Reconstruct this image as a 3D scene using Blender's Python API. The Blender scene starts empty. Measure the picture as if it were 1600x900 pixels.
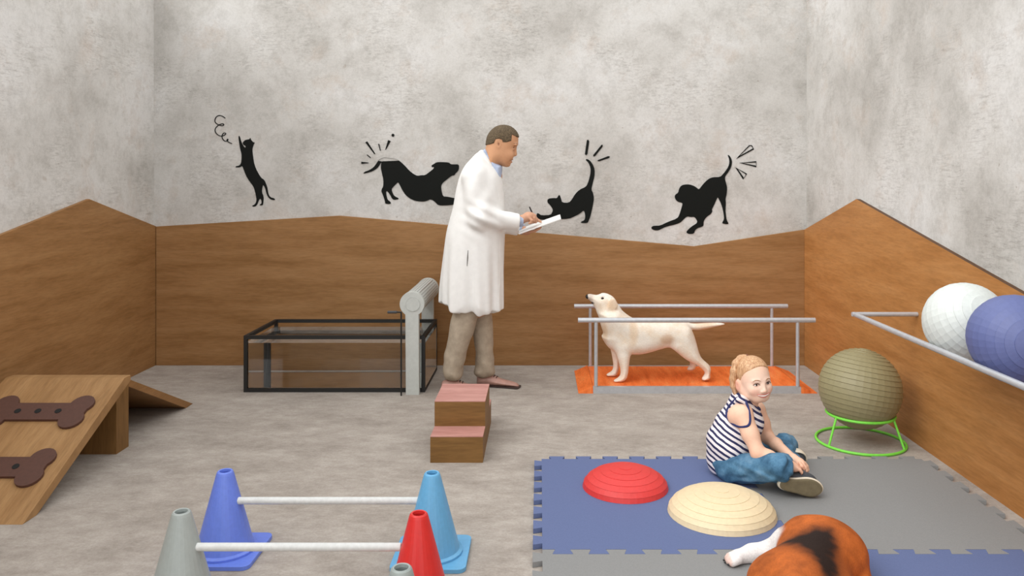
import bpy, bmesh, math, random
import numpy as np
from mathutils import Vector, Matrix
from mathutils.geometry import tessellate_polygon
random.seed(7)
scene = bpy.context.scene
C = scene.collection
# ------------------------------------------------------------------ camera
H = 1.45; FOC = 1218.0; CX = 843.0; CY = 281.0
cam_d = bpy.data.cameras.new('camera'); cam = bpy.data.objects.new('camera', cam_d); C.objects.link(cam)
cam.location = (0, 0, H); cam.rotation_euler = (math.pi/2, 0, 0)
cam_d.sensor_width = 36; cam_d.lens = 36*FOC/1600
cam_d.shift_x = -(CX-800)/1600; cam_d.shift_y = -(450-CY)/1600
cam_d.clip_start = 0.05; cam_d.clip_end = 60
scene.camera = cam
# ------------------------------------------------------------------ world, sun, exposure
w = bpy.data.worlds.new('world'); scene.world = w; w.use_nodes = True
bg = w.node_tree.nodes['Background']; bg.inputs[0].default_value = (1.0, 0.995, 0.985, 1); bg.inputs[1].default_value = 1.58
sd = bpy.data.lights.new('sun', 'SUN'); sun = bpy.data.objects.new('sun', sd); C.objects.link(sun)
sd.energy = 1.85; sd.angle = math.radians(50); sd.color = (1.0, 0.985, 0.96)
sun.rotation_euler = Vector((0.62, 0.46, -0.62)).to_track_quat('-Z', 'Y').to_euler()
scene.view_settings.view_transform = 'Standard'; scene.view_settings.look = 'None'
scene.view_settings.gamma = 1; scene.view_settings.use_curve_mapping = False
scene.view_settings.exposure = 0.0
scene.cycles.max_bounces = 12; scene.cycles.transmission_bounces = 12

# ------------------------------------------------------------------ helpers
def P(px, py, Y):
    """point at distance Y seen at pixel (px,py)"""
    return Vector(((px-CX)*Y/FOC, Y, H-(py-CY)*Y/FOC))
def S(c):
    return tuple(((v/255)/12.92 if v/255 <= 0.04045 else ((v/255+0.055)/1.055)**2.4) for v in c)
def S4(c): return S(c)+(1,)

def new_mat(name):
    m = bpy.data.materials.new(name); m.use_nodes = True
    nt = m.node_tree; b = nt.nodes['Principled BSDF']
    return m, nt, b
def N(nt, t, **kw):
    n = nt.nodes.new(t)
    for k, v in kw.items(): setattr(n, k, v)
    return n
def L(nt, a, b): nt.links.new(a, b)
def coords(nt, scale=(1,1,1), rot=(0,0,0), kind='Object'):
    tc = N(nt, 'ShaderNodeTexCoord'); mp = N(nt, 'ShaderNodeMapping')
    mp.inputs['Scale'].default_value = scale; mp.inputs['Rotation'].default_value = rot
    L(nt, tc.outputs[kind], mp.inputs['Vector']); return mp.outputs['Vector']
def noise(nt, vec, scale, detail=4, rough=.55, dist=0):
    n = N(nt, 'ShaderNodeTexNoise'); n.inputs['Scale'].default_value = scale
    n.inputs['Detail'].default_value = detail; n.inputs['Roughness'].default_value = rough; n.inputs['Distortion'].default_value = dist
    L(nt, vec, n.inputs['Vector']); return n.outputs['Fac']
def ramp(nt, fac, stops):
    r = N(nt, 'ShaderNodeValToRGB'); e = r.color_ramp.elements
    while len(e) < len(stops): e.new(.5)
    for i, (p, c) in enumerate(stops): e[i].position = p; e[i].color = c if len(c) == 4 else tuple(c)+(1,)
    L(nt, fac, r.inputs['Fac']); return r.outputs['Color']
def mix(nt, fac, a, b, mode='MIX'):
    m = N(nt, 'ShaderNodeMix', data_type='RGBA', blend_type=mode)
    for s, v in ((0, fac), (6, a), (7, b)):
        if hasattr(v, 'is_linked'): L(nt, v, m.inputs[s])
        else: m.inputs[s].default_value = v
    return m.outputs[2]
def bump(nt, b, h, strength=.2, dist=.01):
    n = N(nt, 'ShaderNodeBump'); n.inputs['Strength'].default_value = strength; n.inputs['Distance'].default_value = dist
    L(nt, h, n.inputs['Height']); L(nt, n.outputs['Normal'], b.inputs['Normal'])
def flat(name, c, rough=.5, metal=0, var=.06, bscale=60, bstr=.05, spec=.5):
    m, nt, b = new_mat(name); v = coords(nt); f = noise(nt, v, bscale, 3)
    lo = S4([max(0, x*(1-var)) for x in c]); hi = S4([min(255, x*(1+var)) for x in c])
    L(nt, ramp(nt, f, [(.3, lo), (.7, hi)]), b.inputs['Base Color'])
    b.inputs['Roughness'].default_value = rough; b.inputs['Metallic'].default_value = metal
    b.inputs['Specular IOR Level'].default_value = spec
    bump(nt, b, f, bstr, .003); return m
def wood(name, dark, mid, light, scale=(1,1,1), rot=(0,0,0), rough=.55, s=1.0):
    m, nt, b = new_mat(name); v = coords(nt, scale, rot)
    f = noise(nt, v, 3*s, 7, .68, .15); g = noise(nt, v, 22*s, 3, .6)
    col = ramp(nt, f, [(.28, S4(dark)), (.5, S4(mid)), (.74, S4(light))])
    col = mix(nt, .35, col, ramp(nt, g, [(.3, (.55,.55,.55,1)), (.6, (1.08,1.08,1.08,1))]), 'MULTIPLY')
    L(nt, col, b.inputs['Base Color']); b.inputs['Roughness'].default_value = rough
    b.inputs['Specular IOR Level'].default_value = .25
    bump(nt, b, g, .06, .004); return m
def plaster(name, off, base=(197,195,191), dk=(176,173,168), warm=(182,169,157), hi=(208,207,205)):
    m, nt, b = new_mat(name); v = coords(nt)
    mp = N(nt, 'ShaderNodeMapping'); mp.inputs['Location'].default_value = off; L(nt, v, mp.inputs['Vector']); v = mp.outputs['Vector']
    big = noise(nt, v, 1.3, 5, .6, .2); med = noise(nt, v, 2.6, 8, .72, .2); mott = noise(nt, v, 7, 9, .86)
    wv = N(nt, 'ShaderNodeMapping'); wv.inputs['Scale'].default_value = (1.0, .5, 3.2); wv.inputs['Rotation'].default_value = (.5,.75,.5); L(nt, v, wv.inputs['Vector'])
    st = noise(nt, wv.outputs['Vector'], 22, 5, .8, .6); fine = noise(nt, v, 60, 7, .85)
    col = ramp(nt, big, [(.33, S4(dk)), (.50, S4(base)), (.66, S4(hi))])
    warmf = ramp(nt, med, [(.54, (0,0,0,1)), (.74, (1,1,1,1))])
    col = mix(nt, N_mul(nt, warmf, .7), col, S4(warm))
    col = mix(nt, .5, col, ramp(nt, mott, [(.41, (.76,.75,.735,1)), (.52, (1.02,1.02,1.02,1))]), 'MULTIPLY')
    strk = N(nt, 'ShaderNodeMath', operation='MULTIPLY'); L(nt, ramp(nt, noise(nt, v, 2.1, 3, .5), [(.48, (0,0,0,1)), (.62, (1,1,1,1))]), strk.inputs[0]); strk.inputs[1].default_value = .85
    col = mix(nt, strk.outputs[0], col, ramp(nt, st, [(.36, (.74,.73,.72,1)), (.52, (1.03,1.03,1.03,1))]), 'MULTIPLY')
    spot = noise(nt, v, 10, 2, .5); sp = ramp(nt, spot, [(.74, (1,1,1,1)), (.79, (.74,.68,.63,1))])
    col = mix(nt, .6, col, sp, 'MULTIPLY')
    col = mix(nt, .45, col, ramp(nt, fine, [(.34, (.76,.755,.75,1)), (.56, (1.05,1.05,1.05,1))]), 'MULTIPLY')
    speck = noise(nt, v, 30, 2, .5); col = mix(nt, .7, col, ramp(nt, speck, [(.745, (1,1,1,1)), (.78, (.62,.58,.54,1))]), 'MULTIPLY')
    L(nt, col, b.inputs['Base Color']); b.inputs['Roughness'].default_value = .9; b.inputs['Specular IOR Level'].default_value = .1
    bump(nt, b, st, .12, .01); return m
def N_mul(nt, sock, k):
    m = N(nt, 'ShaderNodeMath', operation='MULTIPLY'); L(nt, sock, m.inputs[0]); m.inputs[1].default_value = k; return m.outputs[0]
def concrete(name):
    m, nt, b = new_mat(name); v = coords(nt)
    wv = N(nt, 'ShaderNodeMapping'); wv.inputs['Scale'].default_value = (1.0, 1.7, 1.0); wv.inputs['Rotation'].default_value = (0,0,.35); L(nt, v, wv.inputs['Vector']); wv = wv.outputs['Vector']
    big = noise(nt, wv, 2.6, 9, .8, .1); med = noise(nt, wv, 9, 9, .85, .2); fine = noise(nt, v, 90, 5, .8)
    col = ramp(nt, big, [(.32, S4((146,138,130))), (.5, S4((168,160,152))), (.68, S4((186,179,171)))])
    col = mix(nt, .55, col, ramp(nt, med, [(.30, (.70,.67,.64,1)), (.58, (1.05,1.05,1.05,1))]), 'MULTIPLY')
    col = mix(nt, .5, col, ramp(nt, fine, [(.3, (.68,.67,.66,1)), (.62, (1.10,1.10,1.10,1))]), 'MULTIPLY')
    L(nt, col, b.inputs['Base Color']); b.inputs['Roughness'].default_value = .85; b.inputs['Specular IOR Level'].default_value = .15
    bump(nt, b, fine, .15, .004); return m
def vcol(name, rough=.6, bscale=120, bstr=.1, var=.06, stretch=(1,1,1), spec=.3, sss=0):
    m, nt, b = new_mat(name); a = N(nt, 'ShaderNodeVertexColor', layer_name='Col')
    v = coords(nt, stretch); f = noise(nt, v, bscale, 3, .6)
    col = mix(nt, 1.0, a.outputs['Color'], ramp(nt, f, [(.3, (1-var,)*3+(1,)), (.7, (1+var,)*3+(1,))]), 'MULTIPLY')
    L(nt, col, b.inputs['Base Color']); b.inputs['Roughness'].default_value = rough; b.inputs['Specular IOR Level'].default_value = spec
    bump(nt, b, f, bstr, .004); return m

# ---- objects
def root_loc(p):
    v = Vector((0,0,0))
    while p is not None: v = v + p.location; p = p.parent
    return v
def thing(name, label, cat, loc=(0,0,0), group=None):
    o = bpy.data.objects.new(name, None); C.objects.link(o); o.location = loc; o.empty_display_size = .1
    o['label'] = label; o['category'] = cat
    if group: o['group'] = group
    return o
def tag(o, label, cat, group=None):
    o['label'] = label; o['category'] = cat
    if group: o['group'] = group
    return o
def finish(name, me, m, parent=None, smooth=False, label=None):
    if smooth is True: me.shade_smooth()
    off = root_loc(parent)
    if off.length > 0: me.transform(Matrix.Translation(-off))
    o = bpy.data.objects.new(name, me); C.objects.link(o)
    for q in (m if isinstance(m, (list, tuple)) else [m]): me.materials.append(q)
    if parent is not None: o.parent = parent
    if label: o['label'] = label
    return o
def obj(name, bm, m, parent=None, smooth=False, label=None, bevel=0):
    bmesh.ops.recalc_face_normals(bm, faces=bm.faces)
    me = bpy.data.meshes.new(name); bm.to_mesh(me); bm.free()
    if smooth == 'auto':
        me.shade_smooth()
        try: me.set_sharp_from_angle(angle=math.radians(40))
        except Exception: pass
    o = finish(name, me, m, parent, smooth, label)
    if bevel:
        b = o.modifiers.new('bevel', 'BEVEL'); b.width = bevel; b.segments = 2; b.limit_method = 'ANGLE'; b.angle_limit = math.radians(35)
    return o
def struct(name, bm, m, bevel=0):
    o = obj(name, bm, m, bevel=bevel); o['kind'] = 'structure'; return o
def own_origin(o, loc):
    """move a single-mesh thing's origin without moving its shape"""
    loc = Vector(loc); o.data.transform(Matrix.Translation(-loc)); o.location = loc; return o

def box(bm, x0, x1, y0, y1, z0, z1):
    vs = [bm.verts.new(p) for p in ((x0,y0,z0),(x1,y0,z0),(x1,y1,z0),(x0,y1,z0),(x0,y0,z1),(x1,y0,z1),(x1,y1,z1),(x0,y1,z1))]
    for f in ((0,3,2,1),(4,5,6,7),(0,1,5,4),(1,2,6,5),(2,3,7,6),(3,0,4,7)): bm.faces.new([vs[i] for i in f])
    return vs
def BM(*boxes):
    bm = bmesh.new()
    for b in boxes: box(bm, *b)
    return bm
def prism(bm, pts, ext):
    """pts: list of 3D points (planar ngon), ext: extrusion vector"""
    ext = Vector(ext); a = [bm.verts.new(Vector(p)) for p in pts]; b = [bm.verts.new(Vector(p)+ext) for p in pts]
    n = len(a)
    if n > 8:
        for t in tessellate_polygon([[v.co for v in a]]):
            try: bm.faces.new([a[i] for i in t]); bm.faces.new([b[i] for i in t][::-1])
            except ValueError: pass
    else: bm.faces.new(a); bm.faces.new(b[::-1])
    for i in range(n): bm.faces.new((a[i], b[i], b[(i+1)%n], a[(i+1)%n]))
def frame_of(d):
    d = d.normalized(); u = d.cross(Vector((0,0,1)))
    if u.length < 1e-4: u = Vector((1,0,0))
    u.normalize(); return u, d.cross(u).normalized()
def tube(bm, pts, r, seg=16, closed=False, cap=True, rz=1.0):
    pts = [Vector(p) for p in pts]; n = len(pts); rings = []
    rs = r if isinstance(r, (list, tuple)) else [r]*n
    prev_u = None
    for i, p in enumerate(pts):
        if closed: d = pts[(i+1)%n]-pts[i-1]
        else: d = pts[min(i+1, n-1)]-pts[max(i-1, 0)]
        d.normalize()
        if prev_u is None: u, v = frame_of(d)
        else:
            u = prev_u - d*prev_u.dot(d)
            u.normalize(); v = d.cross(u).normalized()
        prev_u = u
        rings.append([bm.verts.new(p+(u*math.cos(2*math.pi*k/seg)+v*math.sin(2*math.pi*k/seg)*rz)*rs[i]) for k in range(seg)])
    m = n if closed else n-1
    for i in range(m):
        A = rings[i]; B = rings[(i+1)%n]
        for k in range(seg): bm.faces.new((A[k], A[(k+1)%seg], B[(k+1)%seg], B[k]))
    if cap and not closed: bm.faces.new(rings[0][::-1]); bm.faces.new(rings[-1])
def TUBE(pts, r, **k):
    bm = bmesh.new(); tube(bm, pts, r, **k); return bm
def lathe(bm, prof, center, seg=32, rot=None):
    """prof: list of (r,z)"""
    c = Vector(center); rings = []
    for r, z in prof:
        if r < 1e-6:
            v = Vector((0,0,z)); v = rot @ v if rot else v; rings.append([bm.verts.new(c+v)])
        else:
            ring = []
            for k in range(seg):
                a = 2*math.pi*k/seg; v = Vector((r*math.cos(a), r*math.sin(a), z)); v = rot @ v if rot else v
                ring.append(bm.verts.new(c+v))
            rings.append(ring)
    for A, B in zip(rings, rings[1:]):
        for k in range(seg):
            k2 = (k+1) % seg
            if len(A) == 1 and len(B) == 1: continue
            if len(A) == 1: bm.faces.new((A[0], B[k2], B[k]))
            elif len(B) == 1: bm.faces.new((A[k], A[k2], B[0]))
            else: bm.faces.new((A[k], A[k2], B[k2], B[k]))
def chaikin(pts, n=2, closed=True):
    pts = [tuple(p) for p in pts]
    for _ in range(n):
        out = []; m = len(pts)
        rng = range(m) if closed else range(m-1)
        if not closed: out.append(pts[0])
        for i in rng:
            a = pts[i]; b = pts[(i+1) % m]
            out.append(tuple(.75*x+.25*y for x, y in zip(a, b))); out.append(tuple(.25*x+.75*y for x, y in zip(a, b)))
        if not closed: out.append(pts[-1])
        pts = out
    return pts
def ell_mesh(bm, c, r, M=None, seg=20, rings=12):
    prof = [(math.sin(math.pi*i/rings), math.cos(math.pi*i/rings)) for i in range(rings+1)]
    prof[0] = (0, 1); prof[-1] = (0, -1)
    b2 = bmesh.new(); lathe(b2, prof, (0,0,0), seg)
    T = Matrix.Translation(Vector(c)) @ (M.to_4x4() if M else Matrix.Identity(4)) @ Matrix.Diagonal((r[0], r[1], r[2], 1))
    b2.transform(T); me = bpy.data.meshes.new('t'); b2.to_mesh(me); b2.free(); bm.from_mesh(me); bpy.data.meshes.remove(me)

# ------------------------------------------------------------------ smooth solid modelling on a grid (for bodies and cloth)
def poly_sd(poly, X, Z):
    d = np.full(np.broadcast(X, Z).shape, 1e9); s = np.ones(d.shape)
    n = len(poly)
    for i in range(n):
        ax, az = poly[i]; bx, bz = poly[i-1]
        ex, ez = bx-ax, bz-az; wx, wz = X-ax, Z-az
        t = np.clip((wx*ex+wz*ez)/(ex*ex+ez*ez+1e-12), 0, 1)
        qx, qz = wx-ex*t, wz-ez*t
        d = np.minimum(d, qx*qx+qz*qz)
        c1 = Z >= az; c2 = Z < bz; c3 = ex*wz > ez*wx
        flip = (c1 & c2 & c3) | (~c1 & ~c2 & ~c3)
        s = np.where(flip, -s, s)
    return s*np.sqrt(d)
def smin(a, b, k):
    if k <= 0: return np.minimum(a, b)
    h = np.maximum(k-np.abs(a-b), 0)/k
    return np.minimum(a, b)-h*h*k*.25
class Solid:
    def __init__(s, lo, hi, h):
        s.h = h; s.lo = np.array(lo, float)
        s.ax = [np.arange(lo[i], hi[i]+h, h) for i in range(3)]
        s.f = np.full([len(a) for a in s.ax], 1.0, np.float32)
    def sl(s, lo, hi):
        out = []
        for i in range(3):
            a = int(np.clip(math.floor((lo[i]-s.lo[i])/s.h), 0, len(s.ax[i]))); b = int(np.clip(math.ceil((hi[i]-s.lo[i])/s.h)+1, 0, len(s.ax[i])))
            out.append(slice(a, b))
        return tuple(out)
    def put(s, sl, d, k, op):
        if d.size == 0: return
        if op == 'u': s.f[sl] = smin(s.f[sl], d, k)
        elif op == 's': s.f[sl] = -smin(-s.f[sl], d, k)
        elif op == 'i': s.f[sl] = -smin(-s.f[sl], -d, k)
    def xyz(s, sl):
        return s.ax[0][sl[0]][:,None,None], s.ax[1][sl[1]][None,:,None], s.ax[2][sl[2]][None,None,:]
    def cone(s, a, b, ra, rb, k=.02, op='u', flat=None):
        a = np.array(a, float); b = np.array(b, float); m = max(ra, rb)+k+s.h*2
        sl = s.sl(np.minimum(a, b)-m, np.maximum(a, b)+m); x, y, z = s.xyz(sl)
        e = b-a; L2 = (e*e).sum()+1e-12
        t = np.clip(((x-a[0])*e[0]+(y-a[1])*e[1]+(z-a[2])*e[2])/L2, 0, 1)
        d = np.sqrt((x-a[0]-t*e[0])**2+(y-a[1]-t*e[1])**2+(z-a[2]-t*e[2])**2)-(ra+(rb-ra)*t)
        s.put(sl, d, k, op)
    def chain(s, pts, rs, k=.02, op='u'):
        for i in range(len(pts)-1): s.cone(pts[i], pts[i+1], rs[i], rs[i+1], k, op)
    def ell(s, c, r, M=None, k=.02, op='u'):
        c = np.array(c, float); r = np.array(r, float); m = r.max()+k+s.h*2
        sl = s.sl(c-m, c+m); x, y, z = s.xyz(sl); x = x-c[0]; y = y-c[1]; z = z-c[2]
        if M is not None:
            M = np.array(M)
            x, y, z = (M[0,0]*x+M[1,0]*y+M[2,0]*z, M[0,1]*x+M[1,1]*y+M[2,1]*z, M[0,2]*x+M[1,2]*y+M[2,2]*z)
        k0 = np.sqrt((x/r[0])**2+(y/r[1])**2+(z/r[2])**2); k1 = np.sqrt((x/r[0]**2)**2+(y/r[1]**2)**2+(z/r[2]**2)**2)+1e-9
        s.put(sl, k0*(k0-1)/k1, k, op)
    def infl(s, poly, y0, W, R, k=.02, op='u', smooth=2, yaw=0, org=(0,0), wfun=None):
        """a rounded body with the outline poly (x,z) lying in a vertical plane; W: half thickness, R: depth at which it is reached"""
        poly = chaikin(poly, smooth) if smooth else poly
        p = np.array(poly)
        if yaw == 0:
            lo = (p[:,0].min()-R-k, y0-W-R-k, p[:,1].min()-R-k); hi = (p[:,0].max()+R+k, y0+W+R+k, p[:,1].max()+R+k)
            sl = s.sl(lo, hi); x, y, z = s.xyz(sl)
            if x.size*y.size*z.size == 0: return
            d = poly_sd(poly, x[:,0,:], z[0,:,:])[:,None,:]
            n = y-y0
        else:
            rr = np.abs(p[:,0]).max()+R+k
            lo = (org[0]-rr, org[1]-rr, p[:,1].min()-R-k); hi = (org[0]+rr, org[1]+rr, p[:,1].max()+R+k)
            sl = s.sl(lo, hi); x, y, z = s.xyz(sl)
            c, sn = math.cos(yaw), math.sin(yaw)
            u = (x-org[0])*c+(y-org[1])*sn; n = -(x-org[0])*sn+(y-org[1])*c
            d = poly_sd(poly, u+0*z, z+0*u)
        u = np.maximum(0, 1+d/R)
        Wl = W if wfun is None else W*wfun(x, z)
        q = np.sqrt((n/Wl)**2+u**2)-1
        s.put(sl, q*min(W, R), k, op)
    def clip(s, fn, k=.01):
        sl = (slice(None),)*3; x, y, z = s.xyz(sl); s.put(sl, fn(x, y, z)+0*s.f, k, 'i')
    def add(s, fn):
        sl = (slice(None),)*3; x, y, z = s.xyz(sl); s.f += (fn(x, y, z)+0*s.f).astype(np.float32)
    def mesh(s, relax=1):
        f = s.f; f[0] = f[-1] = 1; f[:,0] = f[:,-1] = 1; f[:,:,0] = f[:,:,-1] = 1
        ins = f < 0; nx, ny, nz = f.shape
        cnt = np.zeros((nx-1, ny-1, nz-1), np.int8)
        cs = [(i,j,k) for i in (0,1) for j in (0,1) for k in (0,1)]
        for i,j,k in cs: cnt += ins[i:nx-1+i, j:ny-1+j, k:nz-1+k]
        act = np.argwhere((cnt > 0) & (cnt < 8)); idx = np.full(cnt.shape, -1, np.int64)
        idx[tuple(act.T)] = np.arange(len(act))
        acc = np.zeros((len(act), 3)); num = np.zeros(len(act))
        for a in cs:
            for axis in range(3):
                if a[axis] == 1: continue
                b = list(a); b[axis] = 1
                fa = f[act[:,0]+a[0], act[:,1]+a[1], act[:,2]+a[2]]; fb = f[act[:,0]+b[0], act[:,1]+b[1], act[:,2]+b[2]]
                cr = (fa < 0) != (fb < 0); t = np.where(cr, fa/np.where(fa-fb == 0, 1, fa-fb), 0)
                p = np.tile(np.array(a, float), (len(act), 1)); p[:,axis] += t
                acc[cr] += p[cr]; num[cr] += 1
        V = s.lo+s.h*(act+acc/num[:,None])
        quads = []
        for axis in range(3):
            o1, o2 = (axis+1) % 3, (axis+2) % 3
            A = [slice(None)]*3; B = [slice(None)]*3; A[axis] = slice(0, -1); B[axis] = slice(1, None)
            cr = ins[tuple(A)] != ins[tuple(B)]; e = np.argwhere(cr)
            m = (e[:,o1] > 0) & (e[:,o2] > 0) & (e[:,o1] < f.shape[o1]-1) & (e[:,o2] < f.shape[o2]-1); e = e[m]
            if not len(e): continue
            def cell(d1, d2):
                c = e.copy(); c[:,o1] += d1; c[:,o2] += d2; return idx[tuple(c.T)]
            q = np.stack([cell(-1,-1), cell(0,-1), cell(0,0), cell(-1,0)], 1)
            inside = ins[tuple(e.T)]; q[~inside] = q[~inside][:, ::-1]; quads.append(q)
        Q = np.concatenate(quads)
        for _ in range(relax):
            sm = np.zeros_like(V); ct = np.zeros(len(V))
            for a in range(4):
                np.add.at(sm, Q[:,a], V[Q[:,(a+1)%4]]); np.add.at(ct, Q[:,a], 1)
                np.add.at(sm, Q[:,a], V[Q[:,(a+3)%4]]); np.add.at(ct, Q[:,a], 1)
            V = V*.5+.5*sm/np.maximum(ct, 1)[:,None]
        return V, Q
    def build(s, name, m, parent=None, col=None, relax=1, label=None):
        V, Q = s.mesh(relax); me = bpy.data.meshes.new(name)
        me.vertices.add(len(V)); me.vertices.foreach_set('co', V.astype(np.float32).ravel())
        me.loops.add(len(Q)*4); me.loops.foreach_set('vertex_index', Q.astype(np.int32).ravel())
        me.polygons.add(len(Q)); me.polygons.foreach_set('loop_start', np.arange(0, len(Q)*4, 4, dtype=np.int32))
        me.polygons.foreach_set('loop_total', np.full(len(Q), 4, np.int32)); me.update(calc_edges=True); me.validate()
        if col is not None:
            c = col(V); a = me.color_attributes.new('Col', 'FLOAT_COLOR', 'POINT')
            a.data.foreach_set('color', np.concatenate([c, np.ones((len(V),1))], 1).astype(np.float32).ravel())
        return finish(name, me, m, parent, True, label)
def XZ(pts, Y):
    return [((px-CX)*Y/FOC, H-(py-CY)*Y/FOC) for px, py in pts]
def vn(p, s, seed=0):
    """cheap smooth value noise for patchy coats"""
    q = p*s+seed
    return (np.sin(q[:,0]*1.7+1.3*np.sin(q[:,1]*1.1+q[:,2]))+np.sin(q[:,1]*2.1+1.1*np.sin(q[:,2]*1.3+q[:,0]))+np.sin(q[:,2]*1.9+1.2*np.sin(q[:,0]*1.2)))/3
def sstep(a, b, x):
    t = np.clip((x-a)/(b-a), 0, 1); return t*t*(3-2*t)
def lerp(a, b, t): return a+(b-a)*t[:,None]

# ------------------------------------------------------------------ shared materials
WD, WM, WL_ = (126,89,50), (145,106,66), (158,119,78)
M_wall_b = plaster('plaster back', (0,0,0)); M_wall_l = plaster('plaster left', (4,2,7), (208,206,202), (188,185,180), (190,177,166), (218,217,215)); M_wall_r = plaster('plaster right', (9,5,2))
M_floor = concrete('floor concrete')
M_wood_b = wood('brown board back', (134,96,55), (153,113,72), (166,127,85), (.5, 1, 4.0))
M_wood_s = wood('brown board side', WD, WM, WL_, (1, .5, 4.0), (.12,0,0))
M_wood_l = wood('brown board left', (134,95,54), (155,114,72), (168,128,84), (1, .5, 4.0), (.30,0,0))
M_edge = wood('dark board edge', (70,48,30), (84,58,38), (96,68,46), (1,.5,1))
M_wood_o = wood('honey board side', (158,106,56), (175,122,70), (188,136,84), (1, .5, 4.0), (-.35,0,0))
M_wood_r = wood('ramp board', (138,102,64), (158,121,80), (174,137,94), (5, .6, .6))
M_wood_v = wood('ramp support board', (100,72,38), (124,90,50), (142,106,62), (5, 5, .5))
M_wood_st = wood('step board', (108,78,42), (128,94,52), (142,106,62), (.6, 1, 6))
M_tread = wood('pink tread', (165,112,104), (186,135,126), (200,152,142), (.8, 7, 1))
M_orange = wood('orange plank', (216,98,40), (244,126,62), (250,156,92), (6, 1.2, 1), (0,0,.5), .45)
M_steel = flat('brushed steel', (190,193,198), .3, .35, .03, 40, .01, .8)
M_white_pole = flat('white plastic pole', (206,208,207), .35, 0, .03)
M_black = flat('black metal frame', (24,24,23), .55, 0, .1)
M_grey = flat('light grey enamel', (190,194,190), .5, 0, .02)
M_decal = flat('black vinyl', (20,22,20), .8, 0, .04, spec=.15)
M_bone = flat('dark brown rubber', (84,54,44), .6, 0, .05)
M_hole = flat('black hole lining', (14,15,15), .8)
M_blue_mat = flat('blue foam', (97,110,149), .75, 0, .025, 200, .08, .2)
M_grey_mat = flat('grey foam', (136,137,137), .75, 0, .025, 200, .08, .2)
M_green = flat('lime green steel tube', (125,222,75), .4, 0, .03)

# ------------------------------------------------------------------ room
XL, XR, YB = -3.0, 2.07, 6.09; T = .025
YF = -1.6; ZT = 3.0
struct('floor', BM((XL-.3, XR+.3, YF, YB+.3, -.1, 0)), M_floor)
struct('wall_back', BM((XL-T-.15, XR+T+.15, YB+T, YB+T+.15, 0, ZT)), M_wall_b)
struct('wall_left', BM((XL-T-.15, XL-T, YF, YB+T, 0, ZT)), M_wall_l)
struct('wall_right', BM((XR+T, XR+T+.15, YF, YB+T, 0, ZT)), M_wall_r)
bm = bmesh.new()
tp = [P(530,337,YB), P(1085,385,YB)]
prism(bm, [(XL+.004, YB, 0), (XR, YB, 0), (XR, YB, 1.060), (tp[1].x, YB, tp[1].z), (tp[0].x, YB, tp[0].z), (XL+.004, YB, 1.085)], (0, T, 0))
struct('trim_1', bm, M_wood_b, .002)
bm = bmesh.new()
prism(bm, [(XL, YF, 0), (XL, YB+T, 0), (XL, YB+T, 1.083), (XL, 5.198, 1.322), (XL, 2.9, .84), (XL, 1.2, 1.2), (XL, YF, .9)], (-T, 0, 0))
struct('trim_2', bm, M_wood_l, .002)
bm = bmesh.new()
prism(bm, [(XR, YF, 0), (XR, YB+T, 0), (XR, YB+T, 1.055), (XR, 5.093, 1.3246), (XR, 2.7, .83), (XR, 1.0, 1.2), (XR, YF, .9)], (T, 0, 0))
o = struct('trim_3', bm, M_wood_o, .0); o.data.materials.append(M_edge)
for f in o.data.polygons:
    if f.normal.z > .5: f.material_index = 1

# ------------------------------------------------------------------ wall silhouettes
YW = YB+T-.0003
def decal_poly(pts, o, sc, it=1):
    q = chaikin(pts, it) if it else pts
    return [P(o[0]+x*sc, o[1]+y*sc, YW) for x, y in q]
def decal_bm(pts, o, sc, it=1):
    bm = bmesh.new(); prism(bm, decal_poly(pts, o, sc, it), (0, -.004, 0)); return bm
def ribbon_bm(pts, o, sc, wid, closed=False, it=2):
    q = [P(o[0]+x*sc, o[1]+y*sc, YW) for x, y in (chaikin(pts, it, closed) if it else pts)]
    bm = bmesh.new(); n = len(q); L_, R_ = [], []
    for i, p in enumerate(q):
        a = q[i-1] if (i or closed) else q[0]; b = q[(i+1) % n] if (i < n-1 or closed) else q[-1]
        d = (b-a).normalized(); s = Vector((-d.z, 0, d.x))*wid/2
        if closed and it == 0:
            d1 = (p-a).normalized(); d2 = (b-p).normalized(); c = max(.35, math.sqrt(max(0, (1+d1.dot(d2))/2))); s = s/c
        L_.append(p+s); R_.append(p-s)
    e = Vector((0, -.004, 0)); rng = range(n if closed else n-1)
    rings = [[bm.verts.new(v) for v in (L_[i], R_[i], R_[i]+e, L_[i]+e)] for i in range(n)]
    for i in rng:
        A, B = rings[i], rings[(i+1) % n]
        for k in range(4): bm.faces.new((A[k], A[(k+1)%4], B[(k+1)%4], B[k]))
    if not closed: bm.faces.new(rings[0]); bm.faces.new(rings[-1][::-1])
    return bm
cat1 = [(278,225),(290,225),(298,260),(315,300),(335,325),(340,308),(322,300),(313,285),(320,272),(335,258),(360,253),(370,252),(377,238),(383,255),(392,268),(405,278),(415,278),(405,295),(398,315),(393,340),(400,400),(410,460),(430,510),(465,570),(490,585),(505,615),(518,650),(525,700),(540,730),(580,742),(580,756),(545,750),(520,725),(508,690),(500,655),(485,628),(478,640),(472,690),(488,725),(485,775),(480,798),(455,797),(455,790),(470,785),(470,760),(460,740),(448,755),(435,790),(420,808),(395,808),(393,800),(415,790),(428,765),(428,735),(415,680),(403,640),(370,600),(340,550),(322,500),(310,470),(290,485),(255,485),(255,475),(285,470),(302,450),(305,410),(305,370),(295,340),(285,280)]
spiral = [(170,78),(150,62),(120,53),(95,65),(82,95),(90,118),(115,133),(145,142),(162,132),(150,122),(125,130),(100,145),(84,170),(88,195),(110,218),(140,228),(165,218),(178,203),(160,198),(145,212),(142,240),(160,265),(180,270),(195,258),(190,248),(182,260),(195,275),(225,288)]
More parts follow.
